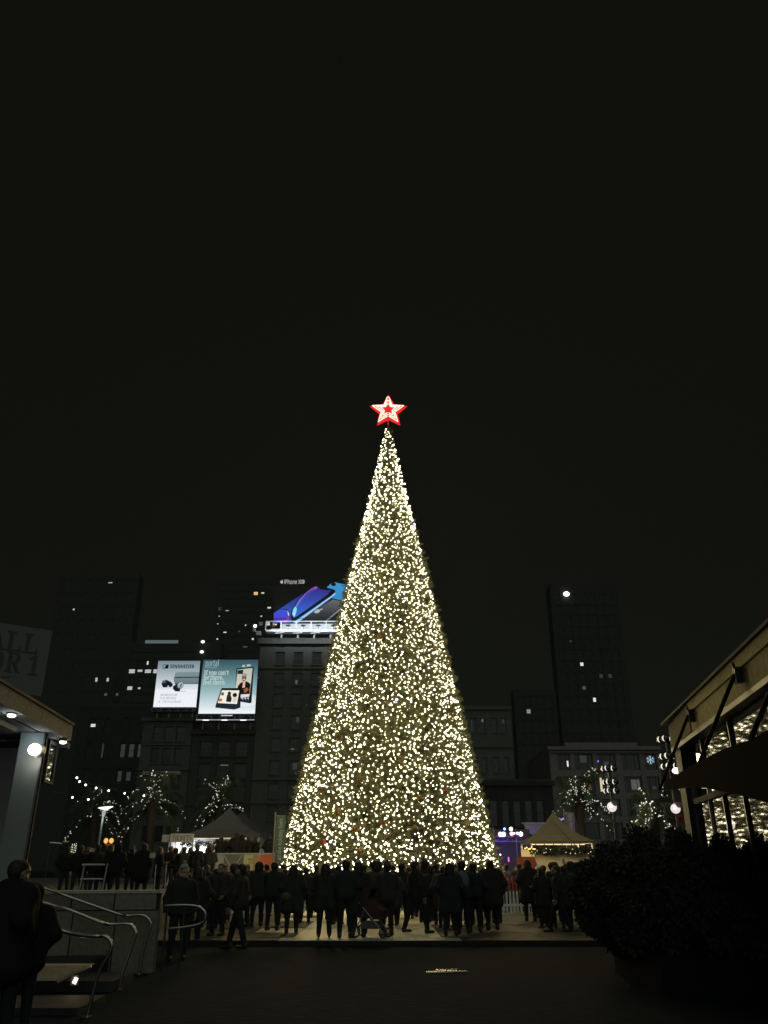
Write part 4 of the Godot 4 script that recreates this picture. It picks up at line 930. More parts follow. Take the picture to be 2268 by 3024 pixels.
	# column with its round wall lamp
	var col := new_st()
	bx(col, Vector3(3.56, 2.1, -0.46), Vector3(0.12, 4.2, 0.48)); obj("column", col, mat(0.27, 0.3, 0.3, 0.6), l)
	var sc2 := new_st(); bx(sc2, Vector3(3.57, 2.1, -0.205), Vector3(0.1, 4.19, 0.03)); obj("shade_strip", sc2, mat(0.012, 0.014, 0.015, 0.7, 0.0, 0.2), l)  # shade on the column's right side, put in as a dark strip
	var edge := new_st(); bx(edge, Vector3(3.49, 2.1, -0.225), Vector3(0.03, 4.2, 0.03)); obj("corner_strip", edge, mat(0.12, 0.13, 0.13, 0.5, 0.3), l)
	var gp := new_st(); bx(gp, Vector3(4.45, 3.72, -0.34), Vector3(0.5, 0.72, 0.04)); obj("pane", gp, mat(0.02, 0.02, 0.018, 0.03, 0.0, 0.7), l)
	var gf := new_st()
	for s in [-1, 1]: bx(gf, Vector3(4.45 + s * 0.28, 3.72, -0.34), Vector3(0.06, 0.86, 0.1)); bx(gf, Vector3(4.45, 3.72 + s * 0.39, -0.34), Vector3(0.5, 0.06, 0.1))
	obj("window_frame", gf, mat(0.03, 0.03, 0.03), l)
	var wl := spot(101, 2213, 16.55)
	var lamp := thing("wall_lamp", "large round white lamp on the column of the left pavilion", "lamp", wl)
	var ls := new_st(); ball(ls, Vector3.ZERO, Vector3(0.125, 0.115, 0.07), 18); obj("lamp_globe", ls, glow(1, 0.985, 0.95, 4.0), lamp)
	var lb := new_st(); cyl(lb, Vector3(0, 0, -0.06), Vector3(0.01, 0, -0.25), 0.14, 0.13, 18); obj("lamp_base", lb, mat(0.3, 0.3, 0.28, 0.4, 0.6), lamp)
	omni(wl + Vector3(0.0, -0.19, -0.08), Color(1, 0.98, 0.92), 0.07, 0.06)
	omni(wl + Vector3(-0.1, 0.16, -0.05), Color(0.9, 0.98, 1.0), 0.05, 0.06)
	for q in [[34, 2113, 14.6, "oval downlight under the left pavilion's roof, nearest the photo's left edge"], [186, 2192, 17.7, "small downlight under the far roof corner of the left pavilion"]]:
		var c := spot(q[0], q[1], q[2])
		var dl := thing("downlight", q[3], "lamp", c)
		var ds := new_st(); ball(ds, Vector3.ZERO, Vector3(0.075, 0.035, 0.075), 14); obj("lens", ds, glow(1, 0.98, 0.95, 4.0), dl)
		var dr := new_st(); cyl(dr, Vector3(0, 0.02, 0), Vector3(0, 0.09, 0), 0.09, 0.09, 14); obj("housing", dr, mat(0.2, 0.2, 0.2), dl)
		omni(c + Vector3(0, -0.08, 0), Color(0.9, 0.96, 1.0), 0.07, 0.05)
	var sg := new_st(); var sc := spot(75, 2224, 17.0); bx(sg, sc, Vector3(0.05, 0.11, 0.05)); tag(obj("wall_light", sg, glow(0.9, 0.95, 1.0, 0.6)), "tiny white light left of the large round lamp", "lamp")

# ------------------------------------------------------------------ the big tree
func tree() -> void:
	var at := Vector3(0.24, PLAZA, -40.6)
	var t := thing("christmas_tree", "huge cone shaped fir covered in warm white lights, topped by a star", "christmas tree", at)
	var top := 25.1 - PLAZA
	var trunk := new_st(); cyl(trunk, Vector3.ZERO, Vector3(0, top, 0), 0.5, 0.06, 14); obj("trunk", trunk, mat(0.06, 0.045, 0.03, 0.95), t)
	var R := func(h: float) -> float: return 0.12 + 0.2085 * (top - h)
	var core := new_st()
	var prev := []
	for k in 26:
		var h := 1.25 + (top - 0.6 - 1.25) * k / 25.0
		var ring := []
		for j in 36: ring.append(Vector3(cos(TAU * j / 36), 0, sin(TAU * j / 36)) * maxf(0.02, (R.call(h) - 0.42) * rng.randf_range(0.93, 1.03)) + Vector3(0, h, 0))
		if k > 0:
			for j in 36: quad(core, prev[j], prev[(j + 1) % 36], ring[(j + 1) % 36], ring[j], prev[j] * Vector3(1, 0, 1) + ring[(j + 1) % 36] * Vector3(1, 0, 1))
		prev = ring
	obj("inner_boughs", core, mat(0.035, 0.04, 0.018, 0.95), t)
	var needles := mat(0.085, 0.095, 0.045, 0.7)
	var sprays := []
	for k in 21000:
		var u := rng.randf()
		var h := top - 0.1 - (top - 1.0) * sqrt(u)
		var a := rng.randf() * TAU
		var r: float = R.call(h) - rng.randf_range(0.27, 0.76) * minf(1.0, R.call(h))
		var out := Vector3(cos(a), rng.randf_range(-0.55, 0.45), sin(a)) + Vector3(rng.randfn(), rng.randfn(), rng.randfn()) * 0.3
		var sc := rng.randf_range(0.7, 1.3) * minf(1.0, 0.28 + 0.36 * R.call(h))
		var b := Basis.looking_at(-out.normalized(), Vector3(0.1, 1, 0.1).normalized()).rotated(out.normalized(), rng.randf() * TAU).scaled(Vector3.ONE * sc)
		sprays.append(Transform3D(b, Vector3(cos(a) * r, h, sin(a) * r)))
	scatter("crown", leaf_spray, needles, sprays, t)
	# lights: strings wound round the tree, some bulbs deeper among the needles
	var bulb := ico(1.0)
	var warm := glow(1.0, 0.87, 0.56, 17.0)
	var all := []
	var clump := FastNoiseLite.new(); clump.seed = 5; clump.frequency = 0.7
	var tries := 0; var bigs := 0; var cells := {}
	while all.size() < 17500:
		var u := rng.randf()
		var h := top - 0.05 - (top - 0.75) * sqrt(u)
		var a := rng.randf() * TAU
		if clump.get_noise_3d(cos(a) * 4.0, h, sin(a) * 4.0) + rng.randf_range(-0.2, 0.8) < 0.0: continue
		if R.call(h) < 1.5 and rng.randf() > 0.42 + 0.38 * R.call(h): continue
		var big := bigs < 4900
		var r: float = R.call(h) + (rng.randf_range(-0.2, 0.02) if big else rng.randf_range(-0.34, 0.03)) * minf(1.0, R.call(h) * 1.2)
		var rad := rng.randf_range(0.025, 0.04) if big else rng.randf_range(0.01, 0.02)
		var at_bulb := Vector3(cos(a) * r, h, sin(a) * r)
		if big:
			var cell := Vector3i((at_bulb / 0.25).floor()); var near := false
			for dx in [-1, 0, 1]:
				for dy in [-1, 0, 1]:
					for dz in [-1, 0, 1]:
						for o in cells.get(cell + Vector3i(dx, dy, dz), []):
							if at_bulb.distance_to(o) < 0.215: near = true
			if near and tries < 60000: tries += 1; continue
			if not cells.has(cell): cells[cell] = []
			cells[cell].append(at_bulb); bigs += 1
		if h < 3.5: rad *= 1.08
		if h < 1.1 and rng.randf() < 0.35: continue
		all.append([at_bulb, rad])
	for s in 7:       # strings that hang down to the ground in front
		var a := [1.98, 1.52, 1.3, 2.25, 1.1, 0.72, 2.5][s] as float
		for k in 12:
			var h := 1.5 - 0.11 * k
			if k > 9 and s % 2: continue
			all.append([Vector3(cos(a) * (R.call(1.2) - 0.03 * k) + rng.randf_range(-0.1, 0.1), h, sin(a) * (R.call(1.2) - 0.03 * k) + rng.randf_range(-0.1, 0.1)), rng.randf_range(0.025, 0.06)])
	all.sort_custom(func(p, q): return p[1] / (p[0] - Vector3(0, 1.6, 40.6)).length() > q[1] / (q[0] - Vector3(0, 1.6, 40.6)).length())
	var rest := []
	var singles := 0
	for q in all:
		if singles < 300 and q[0].z > 1.0:
			var o := obj("bulb", bulb, warm, t); o.position = q[0]; o.scale = Vector3.ONE * q[1]; singles += 1
		else:
			rest.append(Transform3D(Basis.from_scale(Vector3.ONE * q[1]), q[0]))
	scatter("bulbs", bulb, warm, rest, t)
	for k in 14:
		var h := 2.2 + 1.5 * k
		var a := 0.1 + 2.94 * fmod(k * 0.618, 1.0)
		var r: float = R.call(h) + 3.6
		omni(at + Vector3(cos(a) * r, h, sin(a) * r), Color(1.0, 0.88, 0.6), 9.0 if k < 11 else 3.0, 0.6)  # added fill lights in mid-air off the tree's front, besides the bulbs
	# baubles
	var reds := [mat(0.16, 0.012, 0.008, 0.2), mat(0.12, 0.08, 0.025, 0.25, 0.6), mat(0.06, 0.045, 0.02, 0.3, 0.4)]
	var base := new_st(); ball(base, Vector3.ZERO, Vector3.ONE, 20); var bm := base.commit()
	var cp := new_st(); cyl(cp, Vector3(0, 0.96, 0), Vector3(0, 1.16, 0), 0.2, 0.2, 10); var cm := cp.commit()
	var spots := [[955, 2488, 0], [1067, 2515, 1], [1132, 2430, 0], [1050, 2447, 1], [1290, 2485, 2], [1225, 2450, 2], [945, 2330, 0], [1145, 2475, 2], [1316, 2335, 0], [1005, 2180, 2], [1180, 2240, 1], [1090, 2035, 2], [1230, 2030, 2], [1120, 1880, 1], [1240, 2360, 1], [1065, 2300, 2], [1380, 2440, 1], [1000, 2400, 1], [1150, 1745, 2], [1100, 1560, 2]]
	var where := ["low on the tree's left, above the heeled woman", "near the tree's foot, left of its middle", "left of the middle of the tree's lower part", "low on the tree, left of its middle, above the tall man", "low on the tree's right, just over the heads", "in the lower right of the tree, one third up", "near the tree's left edge, two arms above the crowd", "beside the red bauble near the foot's middle", "near the tree's right edge, above the crowd", "near the tree's left edge at the height of the billboards", "in the middle of the tree's lower half", "left of the middle, level with the white billboard", "right of the middle, level with the teal billboard", "on the tree's upper half, level with the phones' foot", "at the lower right, between two bright clusters", "at the lower left, level with the palm lights", "near the tree's lower right edge, beside the violet lights", "near the tree's lower left edge, beside the teal banner", "in the slim upper part, right of the middle", "highest on the tree, left of the middle"]
	for q in spots:
		var p := spot(q[0], q[1], 36.5)
		for i in 6:       # on the tree's surface
			var loc: Vector3 = p - at
			var want: float = R.call(loc.y) - 0.05
			var dx: float = loc.x
			var dz := sqrt(maxf(0.05, want * want - dx * dx))
			p = spot(q[0], q[1], 40.6 - dz)
		var o := thing("bauble", "", "bauble", p, 0.0, "baubles on the lit tree")
		o.set_meta("label", ["red bauble ", "gold bauble ", "bronze bauble "][q[2]] + where[spots.find(q)])
		var g := obj("ball", bm, reds[q[2]], o); g.scale = Vector3.ONE * [0.12, 0.17, 0.17][q[2]]
		var c2 := obj("cap", cm, mat(0.3, 0.25, 0.1, 0.3, 0.9), g)
	star(at + Vector3(0, top, 0))

func star_path(r: float, ratio: float) -> PackedVector2Array:
	var out := PackedVector2Array()
	for k in 10:
		var a := PI / 2 + TAU * k / 10.0
		out.append(Vector2(cos(a), sin(a)) * (r if k % 2 == 0 else r * ratio))
	return out

func star(at: Vector3) -> void:
	var s := thing("star_topper", "red and white neon star on the tip of the big tree", "star", at)
	var c := Vector3(0, 1.03, 0)
	var pole := new_st(); cyl(pole, Vector3(0, -0.4, 0), Vector3(0, 1.2, 0), 0.035, 0.03, 8); obj("pole", pole, glow(0.9, 0.02, 0.12, 0.55), s)
	var back := new_st()
	var o := star_path(1.15, 0.5); var oo := PackedVector2Array()
	for p in o: oo.append(p + Vector2(0.03, c.y - 0.03))
	prism(back, oo, -0.16, -0.1); obj("halo_panel", back, glow(1.0, 0.012, 0.008, 0.8), s)  # added glowing plate that stands in for the red glare round the tubes
	var neon := glow(1.0, 0.6, 0.48, 2.0)
	for q in [[0.96, 0.43, 0.0], [0.71, 0.46, 0.04], [0.47, 0.51, 0.08]]:
		var pts := star_path(q[0], q[1])
		for half in [[0, 1, 2, 3, 4, 5], [0, 9, 8, 7, 6, 5]]:
			var st := new_st(); var line := []
			for k in half:
				var p := pts[k]
				line.append(Vector3(p.x, p.y, q[2]) + c)
			var sgn: float = signf(line[1].x)
			line[0] += Vector3(sgn * 0.035, -0.07 if q[0] < 1.0 else 0.0, 0); line[5] += Vector3(sgn * 0.05, 0, 0)
			for k in 5: cyl(st, line[k], line[k + 1], 0.029, 0.029, 8)
			for k in 6: ball(st, line[k], Vector3.ONE * 0.029, 8)
			obj("neon_tube", st, neon, s)
	for k in 5:
		var a := PI / 2 + TAU * k / 5.0
		var br := new_st(); cyl(br, c + Vector3(0, 0, -0.06), c + Vector3(cos(a) * 1.02, sin(a) * 1.02, -0.06), 0.018, 0.018, 6); obj("rib", br, mat(0.4, 0.03, 0.03, 0.5), s)
	omni(at + Vector3(0, 1.2, 0.7), Color(1.0, 0.12, 0.06), 0.5, 0.4)

func picket_fence() -> void:
	var f := thing("picket_fence", "white picket fence with red tips in front of the lit tree", "fence", Vector3(0, PLAZA, -32.2))
	var w := new_st(); bx(w, Vector3(0, 0.36, 0), Vector3(0.062, 0.72, 0.03)); var wm := w.commit()
	var r := new_st(); prism(r, PackedVector2Array([Vector2(-0.031, 0.72), Vector2(0.031, 0.72), Vector2(0.031, 1.13), Vector2(0, 1.25), Vector2(-0.031, 1.13)]), -0.0149, 0.0149); var tm := r.commit()
	var white := mat(0.75, 0.74, 0.7, 0.6); var red := mat(0.45, 0.03, 0.02, 0.5)
	var runs := [[Vector3(-6.6, 0, 0), Vector3(6.1, 0, 0), 100], [Vector3(6.1, 0, -0.06), Vector3(9.0, 0, -4.5), 36]]
	for run in runs:
		for k in run[2]:
			var p: Vector3 = (run[0] as Vector3).lerp(run[1], k / float(run[2] - 1))
			var o := obj("picket", wm, white, f); o.position = p + Vector3(0, 0.04, 0)
			var t := obj("picket_tip", tm, red, o)
		var v: Vector3 = run[1] - run[0]
		for y in [0.3, 0.62, 0.98]:
			var rs := new_st(); bx(rs, (run[0] + run[1]) / 2 + Vector3(0, y, -0.035), Vector3(v.length(), 0.07, 0.03), Basis(Vector3.UP, atan2(-v.z, v.x))); obj("rail", rs, mat(0.08, 0.02, 0.02, 0.7) if y > 0.4 else white, f)

func tent(label: String, at: Vector3, hw: float, hd: float, eave: float, peak: float, turn: float, cloth: Material, lights: bool) -> Node3D:
	var t := thing("tent", label, "tent", at, turn)
	var st := new_st()
	var rows := [[1.0, eave], [0.62, eave + (peak - eave) * 0.24], [0.3, eave + (peak - eave) * 0.58], [0.03, peak]]
	var sides := [Vector3(1, 0, 1), Vector3(1, 0, -1), Vector3(-1, 0, -1), Vector3(-1, 0, 1)]
	for k in 4:
		var a: Vector3 = sides[k]; var b: Vector3 = sides[(k + 1) % 4]
		for r in 3:
			for j in 6:
				var q := []
				for e in [[j / 6.0, r], [(j + 1) / 6.0, r], [(j + 1) / 6.0, r + 1], [j / 6.0, r + 1]]:
					var d: Vector3 = a.lerp(b, e[0])
					var sag: float = (0.05 * sin(PI * e[0]) if e[1] in [1, 2] else 0.0) * hw
					q.append(Vector3(d.x * hw * rows[e[1]][0], rows[e[1]][1] - sag, d.z * hd * rows[e[1]][0]))
				quad(st, q[0], q[1], q[2], q[3], (a + b) + Vector3(0, 1, 0))
	ball(st, Vector3(0, peak + 0.02, 0), Vector3(0.07, 0.1, 0.07), 8)
	obj("roof", st, cloth, t)
	var vs := new_st()
	for k in 4:
		var a: Vector3 = sides[k] * Vector3(hw, 0, hd); var b: Vector3 = sides[(k + 1) % 4] * Vector3(hw, 0, hd)
		bx(vs, (a + b) / 2 + Vector3(0, eave - 0.05, 0), Vector3(0.03 if absf(a.x - b.x) < 0.01 else hw * 2, 0.1, 0.03 if absf(a.z - b.z) < 0.01 else hd * 2))
	obj("valance", vs, cloth, t)
	for k in 4:
		var ls := new_st(); var p: Vector3 = sides[k] * Vector3(hw - 0.07, 0, hd - 0.07); cyl(ls, p, p + Vector3(0, eave - 0.1, 0), 0.04, 0.04, 8); obj("pole", ls, mat(0.5, 0.5, 0.5, 0.4, 0.3), t)
	if lights:
		var lp := []
		for k in 50:
			if k % 17 in [3, 11]: continue
			lp.append(Transform3D(Basis.from_scale(Vector3.ONE * 0.8), Vector3(-hw * 0.93 + hw * 1.6 * k / 49.0, eave - 0.15, hd + 0.03)))
		scatter("fairy_lights", small_bulb, glow(1.0, 0.7, 0.38, 1.7), lp, t)
	# garland along the front eave
	var gp := []; var gb := []
	for k in 420:
		var x := rng.randf_range(-hw, hw)
		gp.append(Transform3D(Basis.from_euler(Vector3(rng.randf() * TAU, rng.randf() * TAU, rng.randf() * TAU)).scaled(Vector3.ONE * rng.randf_range(0.5, 0.9)), Vector3(x, eave - 0.36 - 0.08 * absf(sin(x * 3.0)) + rng.randf_range(-0.1, 0.1), hd + rng.randf_range(-0.05, 0.1))))
		if k < 14: gb.append(Transform3D(Basis.from_scale(Vector3.ONE * 0.6), Vector3(x, eave - 0.42 + rng.randf_range(-0.1, 0.1), hd + 0.12)))
	scatter("garland", bush_leaf, mat(0.02, 0.035, 0.016, 0.8), gp, t)
	scatter("garland_lights", small_bulb, glow(1.0, 0.9, 0.6, 1.5), gb, t)
	return t

func banner(label: String, text: String, x: float, y0: float, y1: float, d: float, w: float, cloth: Material, ink: Material) -> void:
	var lo := spot(x, y0, d); var hi := spot(x, y1, d)
	var b := thing("pole_banner", label, "banner", Vector3(lo.x, 0, -d))
	var ps := new_st(); cyl(ps, Vector3(-w / 2 - 0.06, 0, 0), Vector3(-w / 2 - 0.06, hi.y + 0.15, 0), 0.035, 0.035, 8); obj("pole", ps, mat(0.12, 0.12, 0.12, 0.5), b)
	var fs := new_st(); bx(fs, Vector3(0, (lo.y + hi.y) / 2, 0), Vector3(w, hi.y - lo.y, 0.02)); obj("fabric", fs, cloth, b)
	var t := words("lettering", text, w * 0.42, Vector3(0, lo.y + 0.06, 0.02), ink, b, "Droid Sans", false, Vector3(0, 0, PI / 2), (hi.y - lo.y) * 0.9, 0.01)
	for y in [lo.y, hi.y]:
		var rs := new_st(); cyl(rs, Vector3(-w / 2 - 0.06, y, 0), Vector3(w / 2, y, 0), 0.015, 0.015, 6); obj("arm", rs, mat(0.12, 0.12, 0.12, 0.5), b)

func rink_side() -> void:
	picket_fence()
	var cloth := mat(0.06, 0.066, 0.08, 0.9)
	tent("grey peaked tent over the ticket counter, in front of a lit palm", Vector3(-8.75, TERRACE, -48.5), 2.1, 2.1, 2.42, 3.85, 0.0, cloth, true)
	tent("second grey peaked tent close behind the ticket tent", Vector3(-8.8, TERRACE, -53.2), 2.4, 2.1, 2.45, 3.95, 0.0, mat(0.034, 0.034, 0.055, 0.9), false)
	# ticket counter under the tent
	var k0 := thing("ticket_booth", "brightly lit white ticket booth under the front grey tent", "booth", Vector3(-10.9, TERRACE, -49.0))
	var ws := new_st(); bx(ws, Vector3(0, 1.2, -1.2), Vector3(2.3, 2.4, 0.1)); bx(ws, Vector3(-1.2, 1.2, -0.6), Vector3(0.1, 2.4, 1.1)); obj("wall", ws, mat(0.75, 0.76, 0.78, 0.7), k0)
	var cs := new_st(); bx(cs, Vector3(0, 0.55, 0.15), Vector3(2.4, 1.1, 0.5)); obj("counter", cs, mat(0.2, 0.2, 0.2), k0)
	var ls := new_st(); bx(ls, Vector3(0, 1.86, -1.1), Vector3(2.1, 0.6, 0.06)); obj("light_panel", ls, glow(0.93, 0.97, 1.0, 2.6), k0)
	omni(Vector3(-10.9, TERRACE + 2.0, -49.75), Color(0.93, 0.97, 1.0), 0.5, 0.3)
	var kb := thing("kiosk", "white kiosk with an arched window under the front grey tent", "kiosk", Vector3(-7.95, TERRACE, -49.2))
	var kw := new_st(); bx(kw, Vector3(-0.35, 1.25, -1.0), Vector3(2.4, 2.5, 0.2)); obj("wall", kw, mat(0.7, 0.7, 0.68, 0.7), kb)
	var kd := new_st(); prism(kd, PackedVector2Array([Vector2(0.0, 0.4), Vector2(0.45, 0.4), Vector2(0.45, 1.7), Vector2(0.36, 1.95), Vector2(0.22, 2.03), Vector2(0.09, 1.95), Vector2(0.0, 1.7)]), -0.895, -0.87); obj("arched_window", kd, mat(0.03, 0.03, 0.035, 0.2), kb)
	var kp := new_st(); bx(kp, Vector3(-1.0, 1.75, -0.88), Vector3(0.7, 0.5, 0.03)); obj("pane", kp, mat(0.05, 0.05, 0.05, 0.2), kb)
	omni(Vector3(-8.6, TERRACE + 2.2, -48.6), Color(1.0, 0.95, 0.85), 0.06, 0.2)
	omni(Vector3(-6.4, TERRACE + 1.9, -47.3), Color(0.3, 0.25, 1.0), 0.08, 0.2)
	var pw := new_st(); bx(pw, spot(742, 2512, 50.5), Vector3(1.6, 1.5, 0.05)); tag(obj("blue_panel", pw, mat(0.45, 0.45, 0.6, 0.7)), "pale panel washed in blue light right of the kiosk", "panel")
	var sg := thing("ticket_sign", "grey sign reading TICKETS at the left of the ticket booth", "sign", Vector3(-10.62, 0, -45.6))
	var sb := new_st(); bx(sb, Vector3(0, 3.07, 0), Vector3(1.22, 0.42, 0.06)); obj("board", sb, mat(0.42, 0.42, 0.4, 0.8), sg)
	words("lettering", "TICKETS", 0.24, Vector3(-0.52, 3.07, 0.035), mat(0.05, 0.05, 0.05), sg, "Droid Sans", false, Vector3.ZERO, 1.02, 0.01)
	var sp := new_st()
	for s in [-0.58, 0.58]: cyl(sp, Vector3(s, TERRACE, -0.05), Vector3(s, 3.1, -0.05), 0.03, 0.03, 6)
	obj("post", sp, mat(0.4, 0.4, 0.4), sg)
	var sa := new_st(); bx(sa, Vector3(-0.85, 3.05, -0.2), Vector3(0.5, 0.36, 0.05)); obj("side_board", sa, mat(0.3, 0.31, 0.33), sg)
	# rink edge with its hoardings
	var rk := new_st(); bx(rk, Vector3(-7.2, TERRACE + 0.36, -45.0), Vector3(3.4, 0.72, 2.6)); tag(obj("rink_deck", rk, mat(0.04, 0.04, 0.04)), "dark raised deck of the skating rink behind the barrier boards", "deck")
	var cols := [mat(0.3, 0.3, 0.3, 0.7), mat(0.12, 0.13, 0.13, 0.7), mat(0.42, 0.42, 0.2, 0.7), mat(0.4, 0.2, 0.12, 0.7), mat(0.45, 0.1, 0.05, 0.7)]
	var br := thing("rink_barrier", "barrier of coloured boards along the skating rink's edge", "barrier", Vector3(-8.5, 1.52, -43.6))
	var x := 0.0
	for q in [[0.5, 0], [1.0, 1], [0.5, 2], [0.35, 3], [0.75, 4]]:
		var bs := new_st(); bx(bs, Vector3(x + q[0] / 2, 0.36, 0), Vector3(q[0] - 0.02, 0.72, 0.04)); obj("board", bs, cols[q[1]], br); x += q[0]
	var tp := new_st(); bx(tp, Vector3(1.3, 0.76, 0), Vector3(3.9, 0.06, 0.1)); obj("top_rail", tp, mat(0.35, 0.36, 0.36, 0.5), br)
	var xb := new_st()
	for s in [-1, 1]: bx(xb, Vector3(0.98 + s * 0.23, 0.36, 0.03), Vector3(0.035, 0.82, 0.02), Basis(Vector3.BACK, -s * 0.6))
	obj("cross_brace", xb, mat(0.4, 0.4, 0.4), br)
	var bp := new_st(); bx(bp, Vector3(1.9, 0.5, 0.03), Vector3(0.32, 0.1, 0.015)); bx(bp, Vector3(1.9, 0.35, 0.03), Vector3(0.28, 0.06, 0.015)); obj("printed_band", bp, mat(0.25, 0.27, 0.12), br)
	banner("tall dark teal pole banner beside the tree's lower left edge", "all the holiday feels", 824, 2545, 2409, 37.5, 0.4, mat(0.05, 0.09, 0.085, 0.8), mat(0.3, 0.36, 0.34))
	banner("blue violet pole banner right of the cream tent", "all the holiday feels", 1690, 2492, 2400, 42.0, 0.42, mat(0.1, 0.09, 0.22, 0.8), mat(0.32, 0.36, 0.42))
	# palms
	var pl := glow(1.0, 0.96, 0.82, 1.3)
	var p1 := spot(452, 2372, 50); palm("palm tree with white lights along its fronds, left of the ticket tent", Vector3(p1.x, TERRACE, p1.z), p1.y - TERRACE, 1.05, 0.5, pl)
	var p2 := spot(650, 2385, 55); palm("palm tree with white lights spreading behind the grey tents", Vector3(p2.x, TERRACE, p2.z), p2.y - TERRACE, 1.1, 0.5, pl)
	var p5 := spot(285, 2400, 62); palm("farther palm tree with sparse lights behind the saucer lamp", Vector3(p5.x, TERRACE, p5.z), p5.y - TERRACE, 1.1, 0.4, pl)
	var p3 := spot(1712, 2372, 48); palm("palm tree with lit lower fronds right of the cream tent", Vector3(p3.x, 0, p3.z), p3.y, 1.0, 0.55, pl)
	var p4 := spot(1935, 2415, 36); palm("low palm tree with lit drooping fronds in front of the right pavilion's end", Vector3(p4.x, 0, p4.z), p4.y, 0.75, 0.6, pl)
	# festoon of bulbs on the left
	var run := [[205, 2286, 40], [227, 2297, 41], [235, 2308, 41.5], [253, 2318, 42], [284, 2327, 43], [321, 2335, 44], [368, 2343, 45], [425, 2350, 46], [470, 2350, 47]]
	festoon("string of white festoon bulbs sagging above the saucer lamp", run, 1)
	festoon("lower short string of festoon bulbs left of the saucer lamp", [[150, 2345, 42], [214, 2355, 43], [261, 2361, 44], [330, 2362, 46]], 1)
	festoon("string of three bulbs crossing behind the left pavilion's column", [[-30, 2250, 24], [0, 2258, 24.5], [70, 2266, 25], [54, 2319, 26.5], [130, 2330, 27]], 1)
	var wl := thing("lantern", "warm glowing lantern on a post left of the pavilion column", "lamp", spot(17, 2407, 26))
	var lg := new_st(); ball(lg, Vector3.ZERO, Vector3(0.1, 0.09, 0.1), 12); obj("globe", lg, glow(1, 0.8, 0.5, 3.0), wl)
	var lp := new_st(); cyl(lp, Vector3(-0.1, 0.02, 0), Vector3(-0.1, -1.9, 0), 0.03, 0.03, 6); obj("post", lp, mat(0.25, 0.2, 0.12), wl)
	# saucer lamp
	var sp0 := spot(312, 2393, 30)
	var sl := thing("street_lamp", "slender street lamp with a bright saucer shaped head", "street lamp", Vector3(sp0.x, TERRACE, sp0.z))
	var h := sp0.y - TERRACE
	var pp := new_st(); tube(pp, [Vector3(-0.17, 0, 0), Vector3(-0.1, h * 0.5, 0), Vector3(-0.06, h - 0.12, 0)], [0.05, 0.04, 0.035], 8); obj("pole", pp, mat(0.12, 0.13, 0.13, 0.5), sl)
	var pn := new_st(); cyl(pn, Vector3(-0.06, h - 0.2, 0), Vector3(-0.05, h - 0.02, 0), 0.05, 0.075, 12); obj("neck", pn, glow(0.9, 1.0, 0.98, 0.35), sl)
	var sau := new_st(); var b := Basis(Vector3.BACK, 0.12)
	cyl(sau, Vector3(0, h, 0), Vector3(0, h, 0) + b * Vector3(0, 0.1, 0), 0.04, 0.26, 20); obj("saucer", sau, glow(0.93, 1.0, 0.98, 1.4), sl)
	var cap := new_st(); cyl(cap, Vector3(0, h, 0) + b * Vector3(0, 0.102, 0), Vector3(0, h, 0) + b * Vector3(0, 0.13, 0), 0.27, 0.1, 20); obj("cap", cap, mat(0.3, 0.3, 0.3), sl)
	omni(sp0 + Vector3(0, -0.3, 0.2), Color(0.93, 1, 0.98), 0.25, 0.2)
	# twin amber globes
	var tw := thing("street_lamp", "street lamp with two glowing amber globes under the saucer lamp", "street lamp", Vector3(spot(321, 2483, 34).x, TERRACE, -34))
	var th := spot(321, 2483, 34).y - TERRACE
	var tp2 := new_st(); cyl(tp2, Vector3.ZERO, Vector3(0, th - 0.2, 0), 0.045, 0.035, 8); cyl(tp2, Vector3(-0.11, th - 0.15, 0), Vector3(0.11, th - 0.15, 0), 0.02, 0.02, 6); obj("pole", tp2, mat(0.1, 0.08, 0.06, 0.5), tw)
	for s in [-1, 1]:
		var gs := new_st(); ball(gs, Vector3(s * 0.105, th, 0), Vector3(0.085, 0.1, 0.085), 12); obj("globe", gs, glow(1.0, 0.47, 0.13, 1.15), tw)
	omni(Vector3(tw.position.x, TERRACE + th, -33.8), Color(1.0, 0.55, 0.2), 0.22, 0.15)
	# bulb dressed bollard and benches on the terrace
	var bo := thing("light_column", "small column wrapped in white lights on the terrace", "light column", Vector3(spot(220, 2490, 46).x, TERRACE, -46))
	var bs2 := new_st(); cyl(bs2, Vector3.ZERO, Vector3(0, 1.9, 0), 0.09, 0.07, 8); obj("post", bs2, mat(0.06, 0.05, 0.04), bo)
	var bl := []
	for k in 46: bl.append(Transform3D(Basis.from_scale(Vector3.ONE * 0.7), Vector3(cos(k * 1.1) * 0.11, 1.1 + 0.02 * k, sin(k * 1.1) * 0.11)))
	scatter("fairy_lights", small_bulb, glow(1, 0.95, 0.7, 1.3), bl, bo)
	var bar := thing("crowd_barrier", "pale metal crowd barrier on the dark terrace", "barrier", Vector3(spot(275, 2560, 27).x, TERRACE, -27))
	for q in [[0.95, 0.03], [0.55, 0.025], [0.14, 0.035]]:
		var rs := new_st(); cyl(rs, Vector3(-0.35, q[0], 0), Vector3(0.35, q[0], 0), q[1], q[1], 6); obj("rail", rs, mat(0.5, 0.52, 0.52, 0.4), bar)
	for s in [-1, 1]:
		var rs := new_st(); cyl(rs, Vector3(s * 0.35, 0, 0), Vector3(s * 0.35 + 0.08, 0.98, 0), 0.025, 0.025, 6); obj("leg", rs, mat(0.3, 0.31, 0.31, 0.4), bar)
	var ea := thing("easel_sign", "small pale sign on a slim easel on the terrace", "sign", Vector3(spot(447, 2560, 26).x, TERRACE, -26))
	var es := new_st(); bx(es, Vector3(0, 1.2, 0.02), Vector3(0.15, 0.14, 0.02)); obj("board", es, mat(0.5, 0.48, 0.4), ea)
